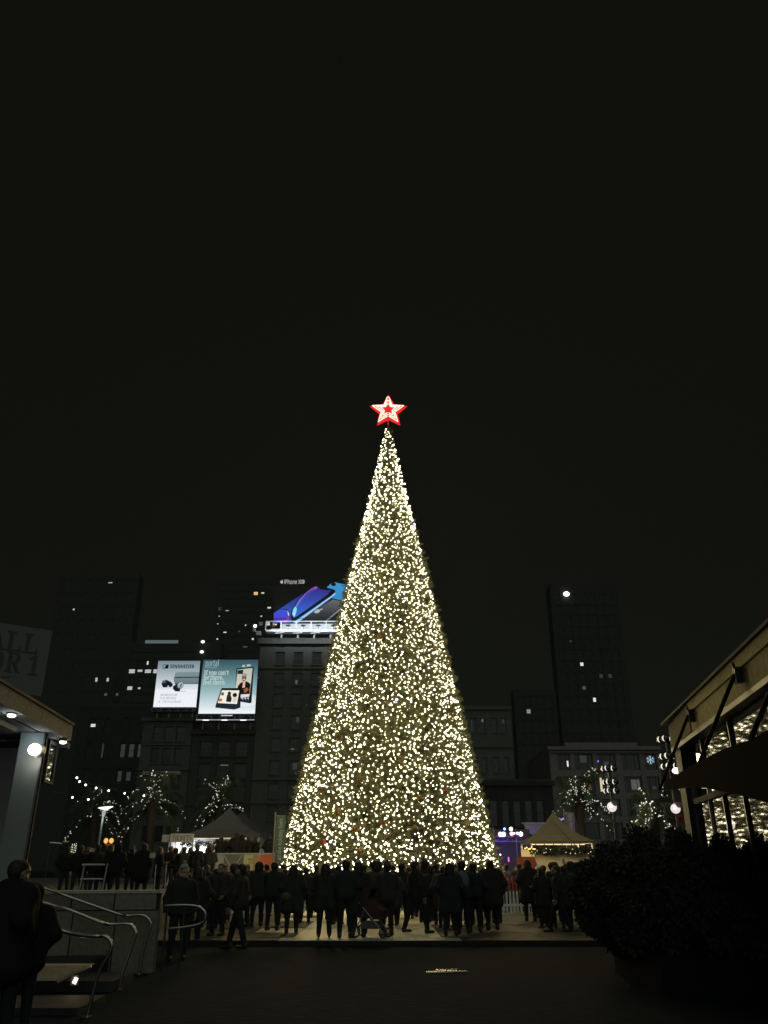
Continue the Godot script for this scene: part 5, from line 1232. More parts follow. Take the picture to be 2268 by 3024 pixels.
	for s in [0.14, 0.45]:
		var rs := new_st(); cyl(rs, Vector3(s + 0.02, 0, 0), Vector3(s - 0.01, 0.95, 0), 0.014, 0.014, 6); obj("leg", rs, mat(0.6, 0.6, 0.58, 0.3, 0.4), ea)
	var ca := thing("canopy_bar", "long thin white awning bar over the dark far terrace", "awning", spot(165, 2489, 44))
	var cb := new_st(); bx(cb, Vector3(0, 0, 0), Vector3(0.62, 0.04, 0.04), Basis(Vector3.BACK, -0.08)); bx(cb, Vector3(0.5, 0.05, 0), Vector3(0.3, 0.03, 0.03)); obj("bar", cb, mat(0.7, 0.7, 0.7), ca)
	var cpp := new_st(); cyl(cpp, Vector3(-0.28, 0, 0), Vector3(-0.28, -2.2, 0), 0.02, 0.02, 6); obj("post", cpp, mat(0.02, 0.02, 0.02), ca)

func festoon(label: String, pts: Array, gap: int) -> void:
	var f := thing("festoon_lights", label, "string lights")
	var line := []
	for p in pts: line.append(spot(p[0], p[1], p[2]) + Vector3(0, 0.12, 0))
	var st := new_st(); tube(st, smooth_path(line, 6), 0.012, 5); obj("cable", st, mat(0.02, 0.02, 0.02), f)
	for k in range(1, pts.size() - 1):
		var bs := new_st(); ball(bs, line[k] + Vector3(0, -0.12, 0), Vector3.ONE * 0.05, 10); obj("bulb", bs, glow(0.96, 1.0, 0.95, 4.0), f)
		var ss := new_st(); cyl(ss, line[k] + Vector3(0, -0.07, 0), line[k], 0.025, 0.02, 6); obj("socket", ss, mat(0.02, 0.02, 0.02), f)

func globe_lamp(label: String, x: float, y: float, d: float, tiers: Array) -> void:
	var g := spot(x, y, d)
	var l := thing("street_lamp", label, "street lamp", Vector3(g.x, 0, -d))
	var top := spot(x, tiers[0] - 14, d).y
	var ps := new_st(); cyl(ps, Vector3(0.1, 0, -0.25), Vector3(0.1, top, -0.25), 0.06, 0.04, 10); obj("pole", ps, mat(0.03, 0.03, 0.03, 0.4), l)
	var r := 14.0 / LENS * d * 0.94
	var gs := new_st(); ball(gs, Vector3(0, g.y, 0), Vector3.ONE * r, 22); obj("globe", gs, glow(1.0, 0.86, 0.82, 0.85), l)
	var hs := new_st(); ball(hs, Vector3(-r * 0.25, g.y + r * 0.1, r * 0.55), Vector3.ONE * r * 0.5, 16); obj("hot_globe", hs, glow(1.0, 0.95, 0.92, 1.6), l)
	var cs := new_st(); prism(cs, PackedVector2Array([Vector2(0.0, g.y + r * 0.3), Vector2(r * 0.5, g.y + r * 0.1), Vector2(r * 1.25, g.y + r * 0.55), Vector2(r * 1.0, g.y + r * 1.35), Vector2(-r * 0.4, g.y + r * 1.2)]), r * 0.8, r * 1.1); obj("leaf_shade", cs, mat(0.02, 0.025, 0.02, 0.8), l)
	for t in tiers:
		var ty := spot(x, t, d).y
		for k in 4:
			var a := k * PI / 2 + 0.5
			var c := Vector3(0.1 + cos(a) * 0.17, ty, -0.25 + sin(a) * 0.17)
			var dg := new_st(); ball(dg, c, Vector3.ONE * 0.12, 14); obj("dark_globe", dg, mat(0.01, 0.01, 0.01, 0.06, 0.0, 0.9), l)
			var cr := new_st(); var pts := []
			for j in 7: pts.append(c + Vector3(-0.1 * cos((j - 3) * 0.32), 0.1 * sin((j - 3) * 0.32), 0.07))
			tube(cr, pts, [0.003, 0.011, 0.016, 0.018, 0.016, 0.011, 0.003], 5); obj("painted_glint", cr, glow(1.0, 0.95, 0.85, 1.1), l)  # glowing crescent that paints the glint of other lights on the unlit globe
	omni(Vector3(g.x - 0.1, g.y, -d + r + 0.15), Color(1.0, 0.86, 0.8), 0.12, 0.15)

func right_side() -> void:
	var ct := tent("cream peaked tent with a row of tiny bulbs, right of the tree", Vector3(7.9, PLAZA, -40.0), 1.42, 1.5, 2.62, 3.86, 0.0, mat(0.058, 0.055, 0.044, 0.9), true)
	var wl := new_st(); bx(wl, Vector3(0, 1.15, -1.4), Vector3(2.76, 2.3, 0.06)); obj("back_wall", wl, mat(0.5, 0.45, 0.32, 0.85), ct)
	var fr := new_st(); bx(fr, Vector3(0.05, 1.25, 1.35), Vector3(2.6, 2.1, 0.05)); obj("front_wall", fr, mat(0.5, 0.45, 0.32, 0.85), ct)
	var guy := new_st(); cyl(guy, Vector3(-0.2, 3.45, 0.75), Vector3(1.2, 1.55, 2.4), 0.018, 0.018, 6); obj("guy_rope", guy, mat(0.02, 0.02, 0.02), ct)
	var lr := new_st()
	for k in 7: ball(lr, Vector3(-1.7 + 0.07 * k, 2.3 + 0.04 * sin(k * 2.0), 1.75), Vector3.ONE * 0.03, 6)
	obj("lamp_cluster", lr, glow(1.0, 0.62, 0.2, 3.0), ct)
	omni(Vector3(6.6, PLAZA + 2.3, -37.6), Color(1.0, 0.8, 0.5), 0.14, 0.2)
	# stage lights
	var s := thing("stage_light_rig", "row of purple, blue and white stage lights on a stand, right of the tree", "stage lights", Vector3(6.9, PLAZA, -50))
	var ts := new_st()
	for y in [3.32, 3.05]: bx(ts, Vector3(0.1, y - 0.15, -0.1), Vector3(2.2, 0.04, 0.04))
	for x in [-0.55, 0.75]: cyl(ts, Vector3(x, 0, -0.1), Vector3(x, 3.6, -0.1), 0.035, 0.03, 8)
	for k in 8: bx(ts, Vector3(-0.8 + k * 0.26, 3.03, -0.1), Vector3(0.025, 0.34, 0.025), Basis(Vector3.BACK, 0.7 if k % 2 else -0.7))
	obj("truss", ts, mat(0.25, 0.25, 0.27, 0.4, 0.5), s)
	var lamps := [[1478, 2464, 0.13, Color(1.0, 0.45, 1.0), 4.0], [1487, 2464, 0.13, Color(1.0, 0.6, 1.0), 4.0], [1490, 2448, 0.07, Color(0.15, 0.3, 1.0), 5.0], [1509, 2448, 0.1, Color(1.0, 0.96, 0.75), 4.0], [1511, 2462, 0.11, Color(1.0, 0.5, 0.45), 3.0], [1519, 2461, 0.06, Color(0.6, 0.6, 1.0), 3.0], [1528, 2461, 0.08, Color(0.4, 0.35, 1.0), 4.0], [1538, 2463, 0.12, Color(1.0, 0.92, 1.0), 4.0], [1513, 2468, 0.05, Color(1.0, 0.05, 0.02), 3.0]]
	for q in lamps:
		var p := spot(q[0], q[1], 49.7) - s.position
		var hs := new_st(); cyl(hs, p + Vector3(0, 0, -0.04), p + Vector3(0, 0, -0.3), q[2] * 1.15, q[2] * 0.8, 12); obj("housing", hs, mat(0.03, 0.03, 0.03, 0.5), s)
		var es := new_st(); ball(es, p, Vector3(q[2], q[2], 0.04), 14); obj("lamp_lens", es, glow(q[3].r, q[3].g, q[3].b, q[4]), s)
	omni(Vector3(6.85, 3.2, -49.2), Color(0.35, 0.06, 1.0), 0.7, 0.3)
	omni(Vector3(7.9, 3.2, -49.2), Color(0.35, 0.15, 1.0), 0.12, 0.3)
	var cv := new_st(); bx(cv, spot(1512, 2520, 50.6), Vector3(2.2, 2.6, 0.06)); tag(obj("stage_curtain", cv, mat(0.07, 0.06, 0.1, 0.9)), "violet lit curtain below the stage lights", "curtain")
	var mk := new_st(); var mp := spot(1502, 2538, 48.5); cyl(mk, mp + Vector3(0, -0.12, 0), mp + Vector3(0, 0.12, 0), 0.035, 0.035, 8); tag(obj("pink_light", mk, glow(1.0, 0.2, 0.7, 1.3)), "small pink light tube below the stage lights", "light")
	var wt := new_st(); ball(wt, spot(1477, 2524, 44), Vector3.ONE * 0.045, 8); tag(obj("spot_bulb", wt, glow(0.95, 0.95, 1.0, 4.0)), "single white bulb between the tree and the violet curtain", "light bulb")
	var gl := thing("inflatable_arch", "curved translucent dome edge showing violet beside the cream tent's peak", "dome", Vector3(spot(1580, 2440, 56).x, 0, -56))
	var gy := spot(1580, 2434, 56).y
	var gs := new_st(); prism(gs, PackedVector2Array([Vector2(-0.75, gy), Vector2(0.9, gy), Vector2(0.9, gy - 1.2), Vector2(0.3, gy - 0.95), Vector2(-0.3, gy - 0.6), Vector2(-0.65, gy - 0.25)]), -0.1, 0.1); obj("panel", gs, mat(0.3, 0.28, 0.4, 0.3), gl)
	var gr := new_st(); bx(gr, Vector3(0.05, gy + 0.06, 0), Vector3(1.8, 0.08, 0.3)); obj("top_bar", gr, mat(0.4, 0.4, 0.42), gl)
	var gp := new_st(); cyl(gp, Vector3(0.8, 0, 0), Vector3(0.8, gy - 1.0, 0), 0.06, 0.06, 8); obj("post", gp, mat(0.1, 0.1, 0.1), gl)
	omni(spot(1580, 2455, 55.2), Color(0.4, 0.3, 1.0), 0.06, 0.1)
	var pp := spot(1654, 2421, 47.0)
	var pf := thing("purple_lamp", "slim post with a purple lit head right of the cream tent", "lamp", Vector3(pp.x, 0, pp.z))
	var p1 := new_st(); cyl(p1, Vector3.ZERO, Vector3(0, pp.y, 0), 0.05, 0.045, 8); obj("post", p1, mat(0.25, 0.22, 0.4), pf)
	var p2 := new_st()
	for k in 4: ball(p2, Vector3(-0.15 + 0.1 * k, pp.y + 0.05 * (k % 2), 0.05), Vector3.ONE * 0.05, 8)
	obj("lamp_head", p2, glow(0.45, 0.4, 1.0, 1.1), pf)
	omni(Vector3(pp.x, pp.y - 0.25, pp.z + 0.25), Color(0.35, 0.25, 1.0), 0.05, 0.1)
	# red board in front of the tent
	var rb := thing("sandwich_board", "dark red sloped sign board before the cream tent", "sign", Vector3(5.85, PLAZA, -36.5))
	var rs := new_st(); prism(rs, PackedVector2Array([Vector2(-0.42, 0), Vector2(1.0, 0), Vector2(0.42, 1.95), Vector2(-0.3, 1.95)]), -0.05, 0.05); obj("board", rs, mat(0.22, 0.035, 0.025, 0.7), rb)
	var rl := new_st(); bx(rl, Vector3(0.1, 0.9, -0.35), Vector3(0.7, 1.8, 0.05), Basis(Vector3.RIGHT, 0.2)); obj("leg", rl, mat(0.05, 0.03, 0.03), rb)
	globe_lamp("globe street lamp above the lit palm, nearer the snowflake building", 1807, 2383, 29, [2268, 2308, 2334])
	globe_lamp("globe street lamp beside the right pavilion's end", 1995, 2388, 24, [2180, 2231, 2261])
	# red flowers
	var rp := []
	for k in 90:
		var t := rng.randf()
		rp.append(Transform3D(Basis.from_euler(Vector3(rng.randf() * TAU, rng.randf() * TAU, 0)).scaled(Vector3.ONE * 0.32), spot(2002 + 58 * t, 2412 + 26 * t + rng.randf_range(-4, 4), 19.0) - spot(2030, 2424, 19.0)))
	var rf := thing("red_blossoms", "strip of red blossoms under the right globe lamp", "flowers", spot(2030, 2424, 19.0))
	scatter("petals", bush_leaf, mat(0.6, 0.08, 0.05, 0.6), rp, rf)
	# planter hedge on the right
	var pb := new_st(); bx(pb, Vector3(7.3, 0.22, -14.6), Vector3(6.6, 0.44, 2.6)); tag(obj("planter", pb, mat(0.018, 0.018, 0.017, 0.9, 0.0, 0.2)), "low dark stone planter under the shrubs on the right", "planter")
	var places := [[1800, 2555, 15.6, 0.75, 0.9, 5200, "leafy shrub whose left edge overlaps the cream tent"], [1910, 2530, 14.6, 0.95, 1.0, 6800, "tallest of the black shrubs below the low lit palm"], [2040, 2550, 14.2, 0.85, 0.95, 6000, "rounded shrub under the red blossoms"], [2170, 2560, 13.8, 0.8, 0.9, 5600, "shrub hiding the foot of the mirrored glass panes"], [2290, 2560, 13.4, 0.8, 0.9, 4800, "shrub cut by the photo's right edge"]]
	for q in places:
		var c := spot(q[0], q[1], q[2])
		shrub(q[6], Vector3(c.x, 0.3, c.z), Vector3(q[3], q[4], q[3]), q[5], "shrubs in the right planter")
	var far := [[1870, 2500, 22, 1.1, 1.1, "shadowy bush between the cream tent and the right globe lamp"], [2010, 2500, 20, 1.0, 1.2, "shadowy bush at the foot of the right globe lamp"]]
	for q in far:
		var c := spot(q[0], q[1], q[2]); shrub(q[5], Vector3(c.x, 0.0, c.z), Vector3(q[3], q[4], q[3]), 2200)

func left_front() -> void:
	# granite wall with its panels
	var gm := []
	for k in 3: gm.append(stone(0.15 + 0.015 * k, 0.138 + 0.015 * k, 0.112 + 0.013 * k, 0.22, 0.75, 1.5, 81 + k))
	var a := Vector3(-7.6, 0, -15.35); var b := Vector3(-4.0, 0, -15.95)
	var v := b - a
	var w := thing("granite_wall", "panelled granite parapet wall behind the handrails", "wall", a, atan2(-v.z, v.x))
	var n := 5; var pw := v.length() / n
	var core := new_st(); bx(core, Vector3(v.length() / 2, 0.63, -0.2), Vector3(v.length(), 1.26, 0.3)); obj("core", core, mat(0.02, 0.02, 0.02), w)
	for k in n:
		var p1 := new_st(); bx(p1, Vector3(pw * (k + 0.5), 0.495, -0.03), Vector3(pw - 0.022, 0.97, 0.06)); obj("panel", p1, gm[k % 3], w)
		var p2 := new_st(); bx(p2, Vector3(pw * (k + 0.42), 1.13, -0.025), Vector3(pw - 0.022, 0.26, 0.06)); obj("panel", p2, gm[(k + 1) % 3], w)
	var cp := new_st(); bx(cp, Vector3(v.length() / 2, 1.285, -0.18), Vector3(v.length(), 0.045, 0.4)); obj("coping", cp, stone(0.38, 0.36, 0.3, 0.15, 0.6, 1.5, 85), w)
	# low steps
	var sm := stone(0.034, 0.037, 0.037, 0.2, 0.75, 0.8, 91)
	for q in [[11.7, 235, 0.08, "lowest dark granite step at the bottom left corner"], [13.75, 329, 0.14, "second dark granite step, under the middle handrail"], [15.0, 262, 0.3, "upper granite step lit by the small step light"]]:
		var r := spot(q[1], 2950, q[0])
		var st := new_st(); bx(st, Vector3((-9.0 + r.x) / 2, q[2] / 2, -q[0] - 0.55), Vector3(r.x + 9.0, q[2], 1.1)); tag(obj("step", st, sm), q[3], "step")
	var tl := new_st()
	var t0 := spot(184, 2852, 13.2); var t1 := spot(264, 2852, 13.2); var t2 := spot(176, 2896, 13.2)
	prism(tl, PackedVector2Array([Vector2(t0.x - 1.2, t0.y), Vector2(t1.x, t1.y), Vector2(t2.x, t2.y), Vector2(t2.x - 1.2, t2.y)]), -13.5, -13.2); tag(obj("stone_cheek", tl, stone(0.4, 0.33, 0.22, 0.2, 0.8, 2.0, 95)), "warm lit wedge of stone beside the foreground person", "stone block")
	var edge := new_st(); tube(edge, [t1 + Vector3(0.03, 0, 0.02), t2 + Vector3(-0.02, -0.02, 0.02)], 0.025, 6); tag(obj("metal_edge", edge, mat(0.3, 0.28, 0.24, 0.4, 0.5)), "metal edge along the slanted stone wedge", "metal edge")
	var lp := spot(222, 2896, 12.9)
	var sl := thing("step_light", "tiny bright step light near the foot of the handrails", "lamp", lp)
	var ls := new_st(); bx(ls, Vector3.ZERO, Vector3(0.05, 0.075, 0.02), Basis(Vector3.BACK, -0.4)); obj("lens", ls, glow(1.0, 0.93, 0.8, 2.4), sl)
	var lh := new_st(); bx(lh, Vector3(-0.02, 0, -0.05), Vector3(0.1, 0.12, 0.06)); obj("housing", lh, mat(0.05, 0.05, 0.05), sl)
	omni(lp + Vector3(0.02, 0.03, 0.1), Color(1.0, 0.82, 0.55), 0.012, 0.05)
	omni(Vector3(-6.3, 1.5, -14.3), Color(1.0, 0.82, 0.58), 0.05, 0.1)  # unseen warm source that washes the granite wall from the left
	var ol := thing("wall_light", "small unseen warm light at the head of the steps, hidden behind the foreground person", "lamp", Vector3(-6.3, 1.5, -14.36))
	var os := new_st(); ball(os, Vector3.ZERO, Vector3.ONE * 0.04, 8); obj("bulb", os, glow(1, 0.85, 0.6, 1.5), ol)
	var opo := new_st(); cyl(opo, Vector3(0, -1.36, -0.03), Vector3(0, -0.03, -0.03), 0.02, 0.02, 6); obj("post", opo, mat(0.1, 0.1, 0.1), ol)
	# handrails; each goes from its foot up, over the bend and on up the steps
	var steel := mat(0.55, 0.53, 0.48, 0.3, 1.0)
	var rails := [[11.57, [[257, 3004], [289, 2880], [318, 2825], [329, 2800], [330, 2786], [322, 2773], [307, 2764], [285, 2764], [239, 2762], [190, 2750], [100, 2718]], "nearest steel handrail, with its foot at the bottom edge"],
		[14.0, [[351, 2923], [365, 2865], [383, 2814], [399, 2767], [401, 2753], [393, 2737], [376, 2728], [322, 2729], [304, 2726], [203, 2686], [158, 2674], [100, 2656]], "middle steel handrail of the three by the granite wall"],
		[15.75, [[410, 2879], [421, 2814], [434, 2767], [445, 2731], [441, 2716], [430, 2706], [414, 2702], [373, 2704], [347, 2698], [203, 2648], [158, 2632], [110, 2615]], "farthest steel handrail, whose top meets the granite wall's coping"]]
	for q in rails:
		var r := thing("handrail", q[2], "handrail", spot(q[1][0][0], q[1][0][1], q[0]), 0.0, "steel handrails on the left steps")
		var pts := []
		for k in q[1].size():
			var d: float = q[0] - (0.0 if k < 8 else 0.12 * (k - 7))
			pts.append(spot(q[1][k][0], q[1][k][1], d) - r.position)
		var st := new_st(); tube(st, smooth_path(pts, 5), 0.024, 10); obj("tube", st, steel, r)
		var ft := new_st(); cyl(ft, Vector3(0, 0, 0), Vector3(0, 0.012, 0), 0.06, 0.06, 14); obj("foot_plate", ft, steel, r)
	# a second looped rail, farther right
	var lr := thing("handrail", "single bent steel rail loop among the people left of centre", "handrail", Vector3(spot(545, 2700, 16.5).x, 0, -16.5))
	var lpts := []
	for p in [[487, 2675], [520, 2673], [560, 2673], [588, 2678], [604, 2692], [607, 2706], [600, 2722], [576, 2732], [540, 2738], [500, 2742]]: lpts.append(spot(p[0], p[1], 16.5) - lr.position)
	var lst := new_st(); tube(lst, smooth_path(lpts, 5), 0.02, 8); obj("tube", lst, steel, lr)
	var lpo := new_st()
	for x in [495, 545]: cyl(lpo, Vector3(spot(x, 2674, 16.5).x - lr.position.x, 0, 0), spot(x, 2674, 16.5) - lr.position, 0.018, 0.018, 6)
	obj("post", lpo, mat(0.03, 0.03, 0.03, 0.7), lr)

# ------------------------------------------------------------------ people
var makers := {}
var protos := {}

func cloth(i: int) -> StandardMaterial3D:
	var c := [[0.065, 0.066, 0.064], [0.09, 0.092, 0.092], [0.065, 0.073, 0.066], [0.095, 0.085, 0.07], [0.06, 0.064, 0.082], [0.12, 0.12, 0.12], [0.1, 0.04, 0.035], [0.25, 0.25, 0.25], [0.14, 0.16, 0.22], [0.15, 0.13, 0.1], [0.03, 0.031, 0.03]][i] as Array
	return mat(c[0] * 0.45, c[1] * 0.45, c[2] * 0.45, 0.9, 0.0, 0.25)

func place(kind: String, x: float, d: float, high: float, level: float, turn: float, coat: int, label: String, group := "") -> Node3D:
	var p: Node3D
	if not protos.has(kind):
		p = make_person(makers[kind], label); protos[kind] = p
	else:
		p = protos[kind].duplicate(); p.name = numbered("person"); add_child(p, true)
		p.set_meta("label", label)
		if p.has_meta("group"): p.remove_meta("group")
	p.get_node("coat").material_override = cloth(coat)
	p.position = Vector3(side(x, d, level + 1.6), level, -d); p.rotation.y = deg_to_rad(turn); p.scale = Vector3(1.13, 1, 1.13) * (high * (0.955 if level == PLAZA else 1.0)) / 1.75
	if group: p.set_meta("group", group)
	var hold = {"photo": Vector3(0, 1.55, -0.39), "photo_woman": Vector3(0.07, 1.57, -0.38), "waving": Vector3(0.17, 1.92, -0.25)}.get(kind)
	if hold != null:
		var ph := thing("phone", "phone held by the " + " ".join(label.replace(",", "").split(" ").slice(0, 12)), "phone", p.transform * (hold as Vector3), p.rotation.y)
		var c := new_st(); bx(c, Vector3.ZERO, Vector3(0.076, 0.155, 0.009) if kind != "photo" else Vector3(0.155, 0.076, 0.009)); obj("case", c, mat(0.015, 0.015, 0.016, 0.4), ph)
		var sc := new_st(); bx(sc, Vector3(0, 0, 0.006), Vector3(0.068, 0.142, 0.002) if kind != "photo" else Vector3(0.142, 0.068, 0.002)); obj("lit_print_or_screen", sc, glow(0.75, 0.72, 0.5, 0.05), ph)
	return p

func crowd() -> void:
	makers = {
		"jacket": {"arms": "pockets", "bulk": 0.02, "coat": 0.84},
		"walker": {"arms": "down", "stride": 0.24, "coat": 0.8, "bulk": 0.015},
		"heels": {"arms": "folded", "coat": 0.62, "flare": true, "heels": true, "hair": "long", "bulk": 0.02},
		"longcoat": {"arms": "pockets", "coat": 0.5, "flare": true, "hair": "long", "bulk": 0.03},
		"photo": {"arms": "photo", "coat": 0.82, "bulk": 0.02, "hair": "short"},
		"photo_woman": {"arms": "one_up", "coat": 0.78, "bulk": 0.01, "hair": "bun"},
		"hooded": {"arms": "pockets", "coat": 0.74, "bulk": 0.045, "hood": true},
		"beanie": {"arms": "down", "coat": 0.8, "bulk": 0.025, "hat": 1.0, "look": 0.5},
		"push": {"arms": "push", "coat": 0.8, "bulk": 0.02, "hat": 0.0},
		"curly": {"arms": "folded", "coat": 0.8, "bulk": 0.02, "hair": "curly"},
		"waving": {"arms": "wave", "coat": 0.82, "bulk": 0.01},
		"parka": {"arms": "pockets", "coat": 0.6, "bulk": 0.085, "stride": 0.06},
	}
	var P := PLAZA
	# two people close to the camera on the left
	place("parka", 54, 10.1, 1.76, 0.0, -35, 10, "large dark figure in a padded coat at the left edge, nearest the camera")
	place("hooded", 108, 10.3, 1.5, 0.0, 20, 10, "shorter hooded figure at the right shoulder of the nearest dark figure")
	# the row silhouetted against the tree, from left to right
	place("longcoat", 868, 23.4, 1.7, P, 6, 2, "long coated person left of the heeled woman, at the lit paving's left end")
	place("jacket", 905, 27.5, 1.62, P, -8, 3, "shorter person seen in the gap between the long coat and the heeled woman")
	place("heels", 962, 21.75, 1.72, P, 4, 2, "woman in heeled boots and flared coat at the lit paving's edge")
	place("photo_woman", 1000, 26.8, 1.68, P, -12, 1, "person with raised hand between the heeled woman and the tall man")
	place("jacket", 1022, 21.9, 1.8, P, 3, 2, "tall person left of the stroller, feet on the paving edge")
	place("longcoat", 1060, 22.0, 1.76, P, -6, 0, "person in a flared coat touching the stroller's left side")
	place("push", 1143, 22.6, 1.74, P, 24, 1, "person in a knit cap holding the stroller's handle")
	place("curly", 1112, 26.5, 1.78, P, 0, 5, "curly haired person directly behind the stroller")
	place("photo", 1186, 27.0, 1.75, P, -4, 0, "person holding a phone up, just right of the stroller pusher")
	place("walker", 1226, 23.3, 1.78, P, -60, 0, "person in mid stride with one foot on the bare lit paving")
	place("hooded", 1254, 27.8, 1.84, P, 0, 2, "hooded person behind the striding person")
	place("beanie", 1287, 28.6, 1.75, P, 8, 0, "person in a bobble hat standing alone at the fence, middle right")
	place("longcoat", 1326, 22.6, 1.74, P, -5, 4, "navy long coated person at the right end of the lit paving")
	place("photo", 1362, 23.2, 1.79, P, 5, 4, "person wearing the blue grey backpack, arms up")
	place("jacket", 1396, 23.8, 1.74, P, -10, 4, "person in navy between the backpack wearer and the broad man")
	place("parka", 1447, 24.6, 1.82, P, 4, 0, "broad person in padded coat at the tree's lower right corner")
	place("curly", 1340, 29.6, 1.68, P, 0, 3, "smaller curly haired person by the fence behind the navy coat")
	place("heels", 1418, 29.8, 1.66, P, 10, 1, "woman by the fence seen behind the broad padded person")
	place("photo", 935, 30.4, 1.7, P, 0, 1, "person photographing the tree from the fence, left of centre")
	place("waving", 1075, 30.0, 1.72, P, 0, 3, "person raising one arm high beside the fence, centre")
	place("jacket", 1160, 30.6, 1.7, P, 15, 0, "person in a short jacket at the fence behind the stroller pusher")
	place("beanie", 1215, 30.8, 1.66, P, -14, 3, "bobble hatted person at the fence left of the hooded person")
	# left of the tree
	place("walker", 712, 20.3, 1.74, 0.0, 70, 3, "person striding to the left across the dark paving")
	place("jacket", 655, 22.6, 1.72, P, 160, 1, "person facing the camera on the dim paving left of the strider")
	place("beanie", 543, 18.2, 1.7, 0.0, 200, 0, "person in a pale hat standing by the bent rail loop").get_node("beanie").material_override = mat(0.3, 0.31, 0.31, 0.95)
	place("longcoat", 585, 21.4, 1.68, 0.0, 30, 0, "long haired person right of the pale hatted person")
	place("photo", 812, 24.4, 1.76, P, -10, 2, "person with both arms up beside the teal pole banner")
	place("hooded", 766, 26.0, 1.76, P, 0, 2, "hooded person left of the teal banner")
	place("photo_woman", 728, 26.0, 1.7, P, 150, 0, "person facing left with a phone, below the red barrier board")
	place("curly", 694, 28.0, 1.7, P, 20, 0, "curly haired person below the green barrier board")
	place("heels", 668, 27.0, 1.68, P, -150, 1, "woman turned to the camera below the cross braced gate")
	place("jacket", 838, 29.5, 1.72, P, 0, 0, "person at the fence's left end, under the tree's edge")
	place("longcoat", 612, 29.0, 1.7, P, 0, 0, "long coated person below the ticket tent's right pole")
	place("waving", 790, 31.0, 1.74, P, -20, 1, "person waving at the far left of the fence")
	# right of the tree
	var right := [["jacket", 1492, 34.0, 1.74, 60, 7, "person in a light coat behind the fence, under the violet light"], ["photo", 1532, 34.5, 1.78, 0, 0, "person with phone raised beneath the stage lights"], ["longcoat", 1557, 28.5, 1.86, 0, 0, "tall person whose head covers the red sign board"], ["beanie", 1587, 30.0, 1.62, 0, 0, "short person in a white hat below the red board's right edge"], ["jacket", 1602, 27.5, 1.68, 20, 0, "bare headed person left of the curly haired pair before the tent"], ["curly", 1633, 28.0, 1.74, 0, 0, "curly haired person in front of the cream tent"], ["waving", 1655, 30.0, 1.66, 0, 0, "person holding a phone high against the cream tent wall"], ["hooded", 1684, 26.5, 1.78, 0, 0, "hooded person under the tent's guy rope"], ["jacket", 1702, 28.0, 1.78, -30, 0, "person right of the hooded one, near the shrub"], ["photo_woman", 1724, 27.0, 1.76, 0, 0, "person half hidden by the leafy shrub's left edge"], ["heels", 1596, 25.0, 1.62, 30, 0, "woman right of the bare stretch of red tipped pickets"], ["walker", 1640, 23.6, 1.66, 80, 0, "person walking past the right end of the fence"]]
	for q in right:
		var p := place(q[0], q[1], q[2], q[3], P, q[4], q[5], q[6])
		if q[1] == 1587.0 or q[1] == 1587: p.get_node("beanie").material_override = mat(0.5, 0.5, 0.52, 0.95)
	# on the terrace and the rink, small against the lit booths
	var far := [["jacket", 505, 40, 1.78, "person at the far left of the ticket queue"], ["hooded", 520, 41, 1.72, "hooded person second in the ticket queue"], ["photo", 545, 39, 1.74, "person with raised arms in the ticket queue"], ["longcoat", 563, 40, 1.74, "long coated person before the bright booth"], ["walker", 583, 38, 1.82, "tall person before the bright booth's right edge"], ["beanie", 612, 41, 1.7, "bobble hatted person left of the tent pole"], ["curly", 622, 40, 1.8, "curly haired person beside the tent pole"]]
	for q in far: place(q[0], q[1], q[2], q[3] - 0.04, TERRACE, rng.randf_range(-40, 40), 10, q[4])
	var rink := [["jacket", 655, 1.66, "skater at the rink's left end by the arched window"], ["parka", 699, 1.86, "broad skater in the middle of the rink"], ["hooded", 716, 1.76, "hooded skater right of the broad skater"], ["photo_woman", 735, 1.7, "skater with a raised hand before the blue panel"], ["heels", 757, 1.68, "woman on the rink in the blue light"], ["longcoat", 798, 1.78, "skater at the rink's right end beside the teal banner"]]
	for q in rink: place(q[0], q[1], 45.0, q[2] - 0.1, TERRACE + 0.72, rng.randf_range(-60, 60), 10, q[3])
	var ter := [["jacket", 205, 30, 1.74, "person near the column wrapped in lights"], ["walker", 243, 29, 1.76, "person walking past the crowd barrier's left leg"], ["curly", 262, 31, 1.7, "curly haired person behind the crowd barrier"], ["photo", 292, 28.5, 1.78, "person with arms raised right of the crowd barrier"], ["longcoat", 330, 29, 1.78, "long haired person under the twin amber globes"], ["hooded", 352, 27.5, 1.76, "hooded person right of the amber globes"], ["beanie", 395, 29, 1.7, "bobble hatted person between the amber globes and the easel"], ["parka", 430, 27.5, 1.78, "broad person beside the easel sign"], ["heels", 475, 30, 1.72, "woman right of the easel sign"]]
	for q in ter: place(q[0], q[1], q[2], q[3] - 0.22, TERRACE, rng.randf_range(-60, 60), 10, q[4])
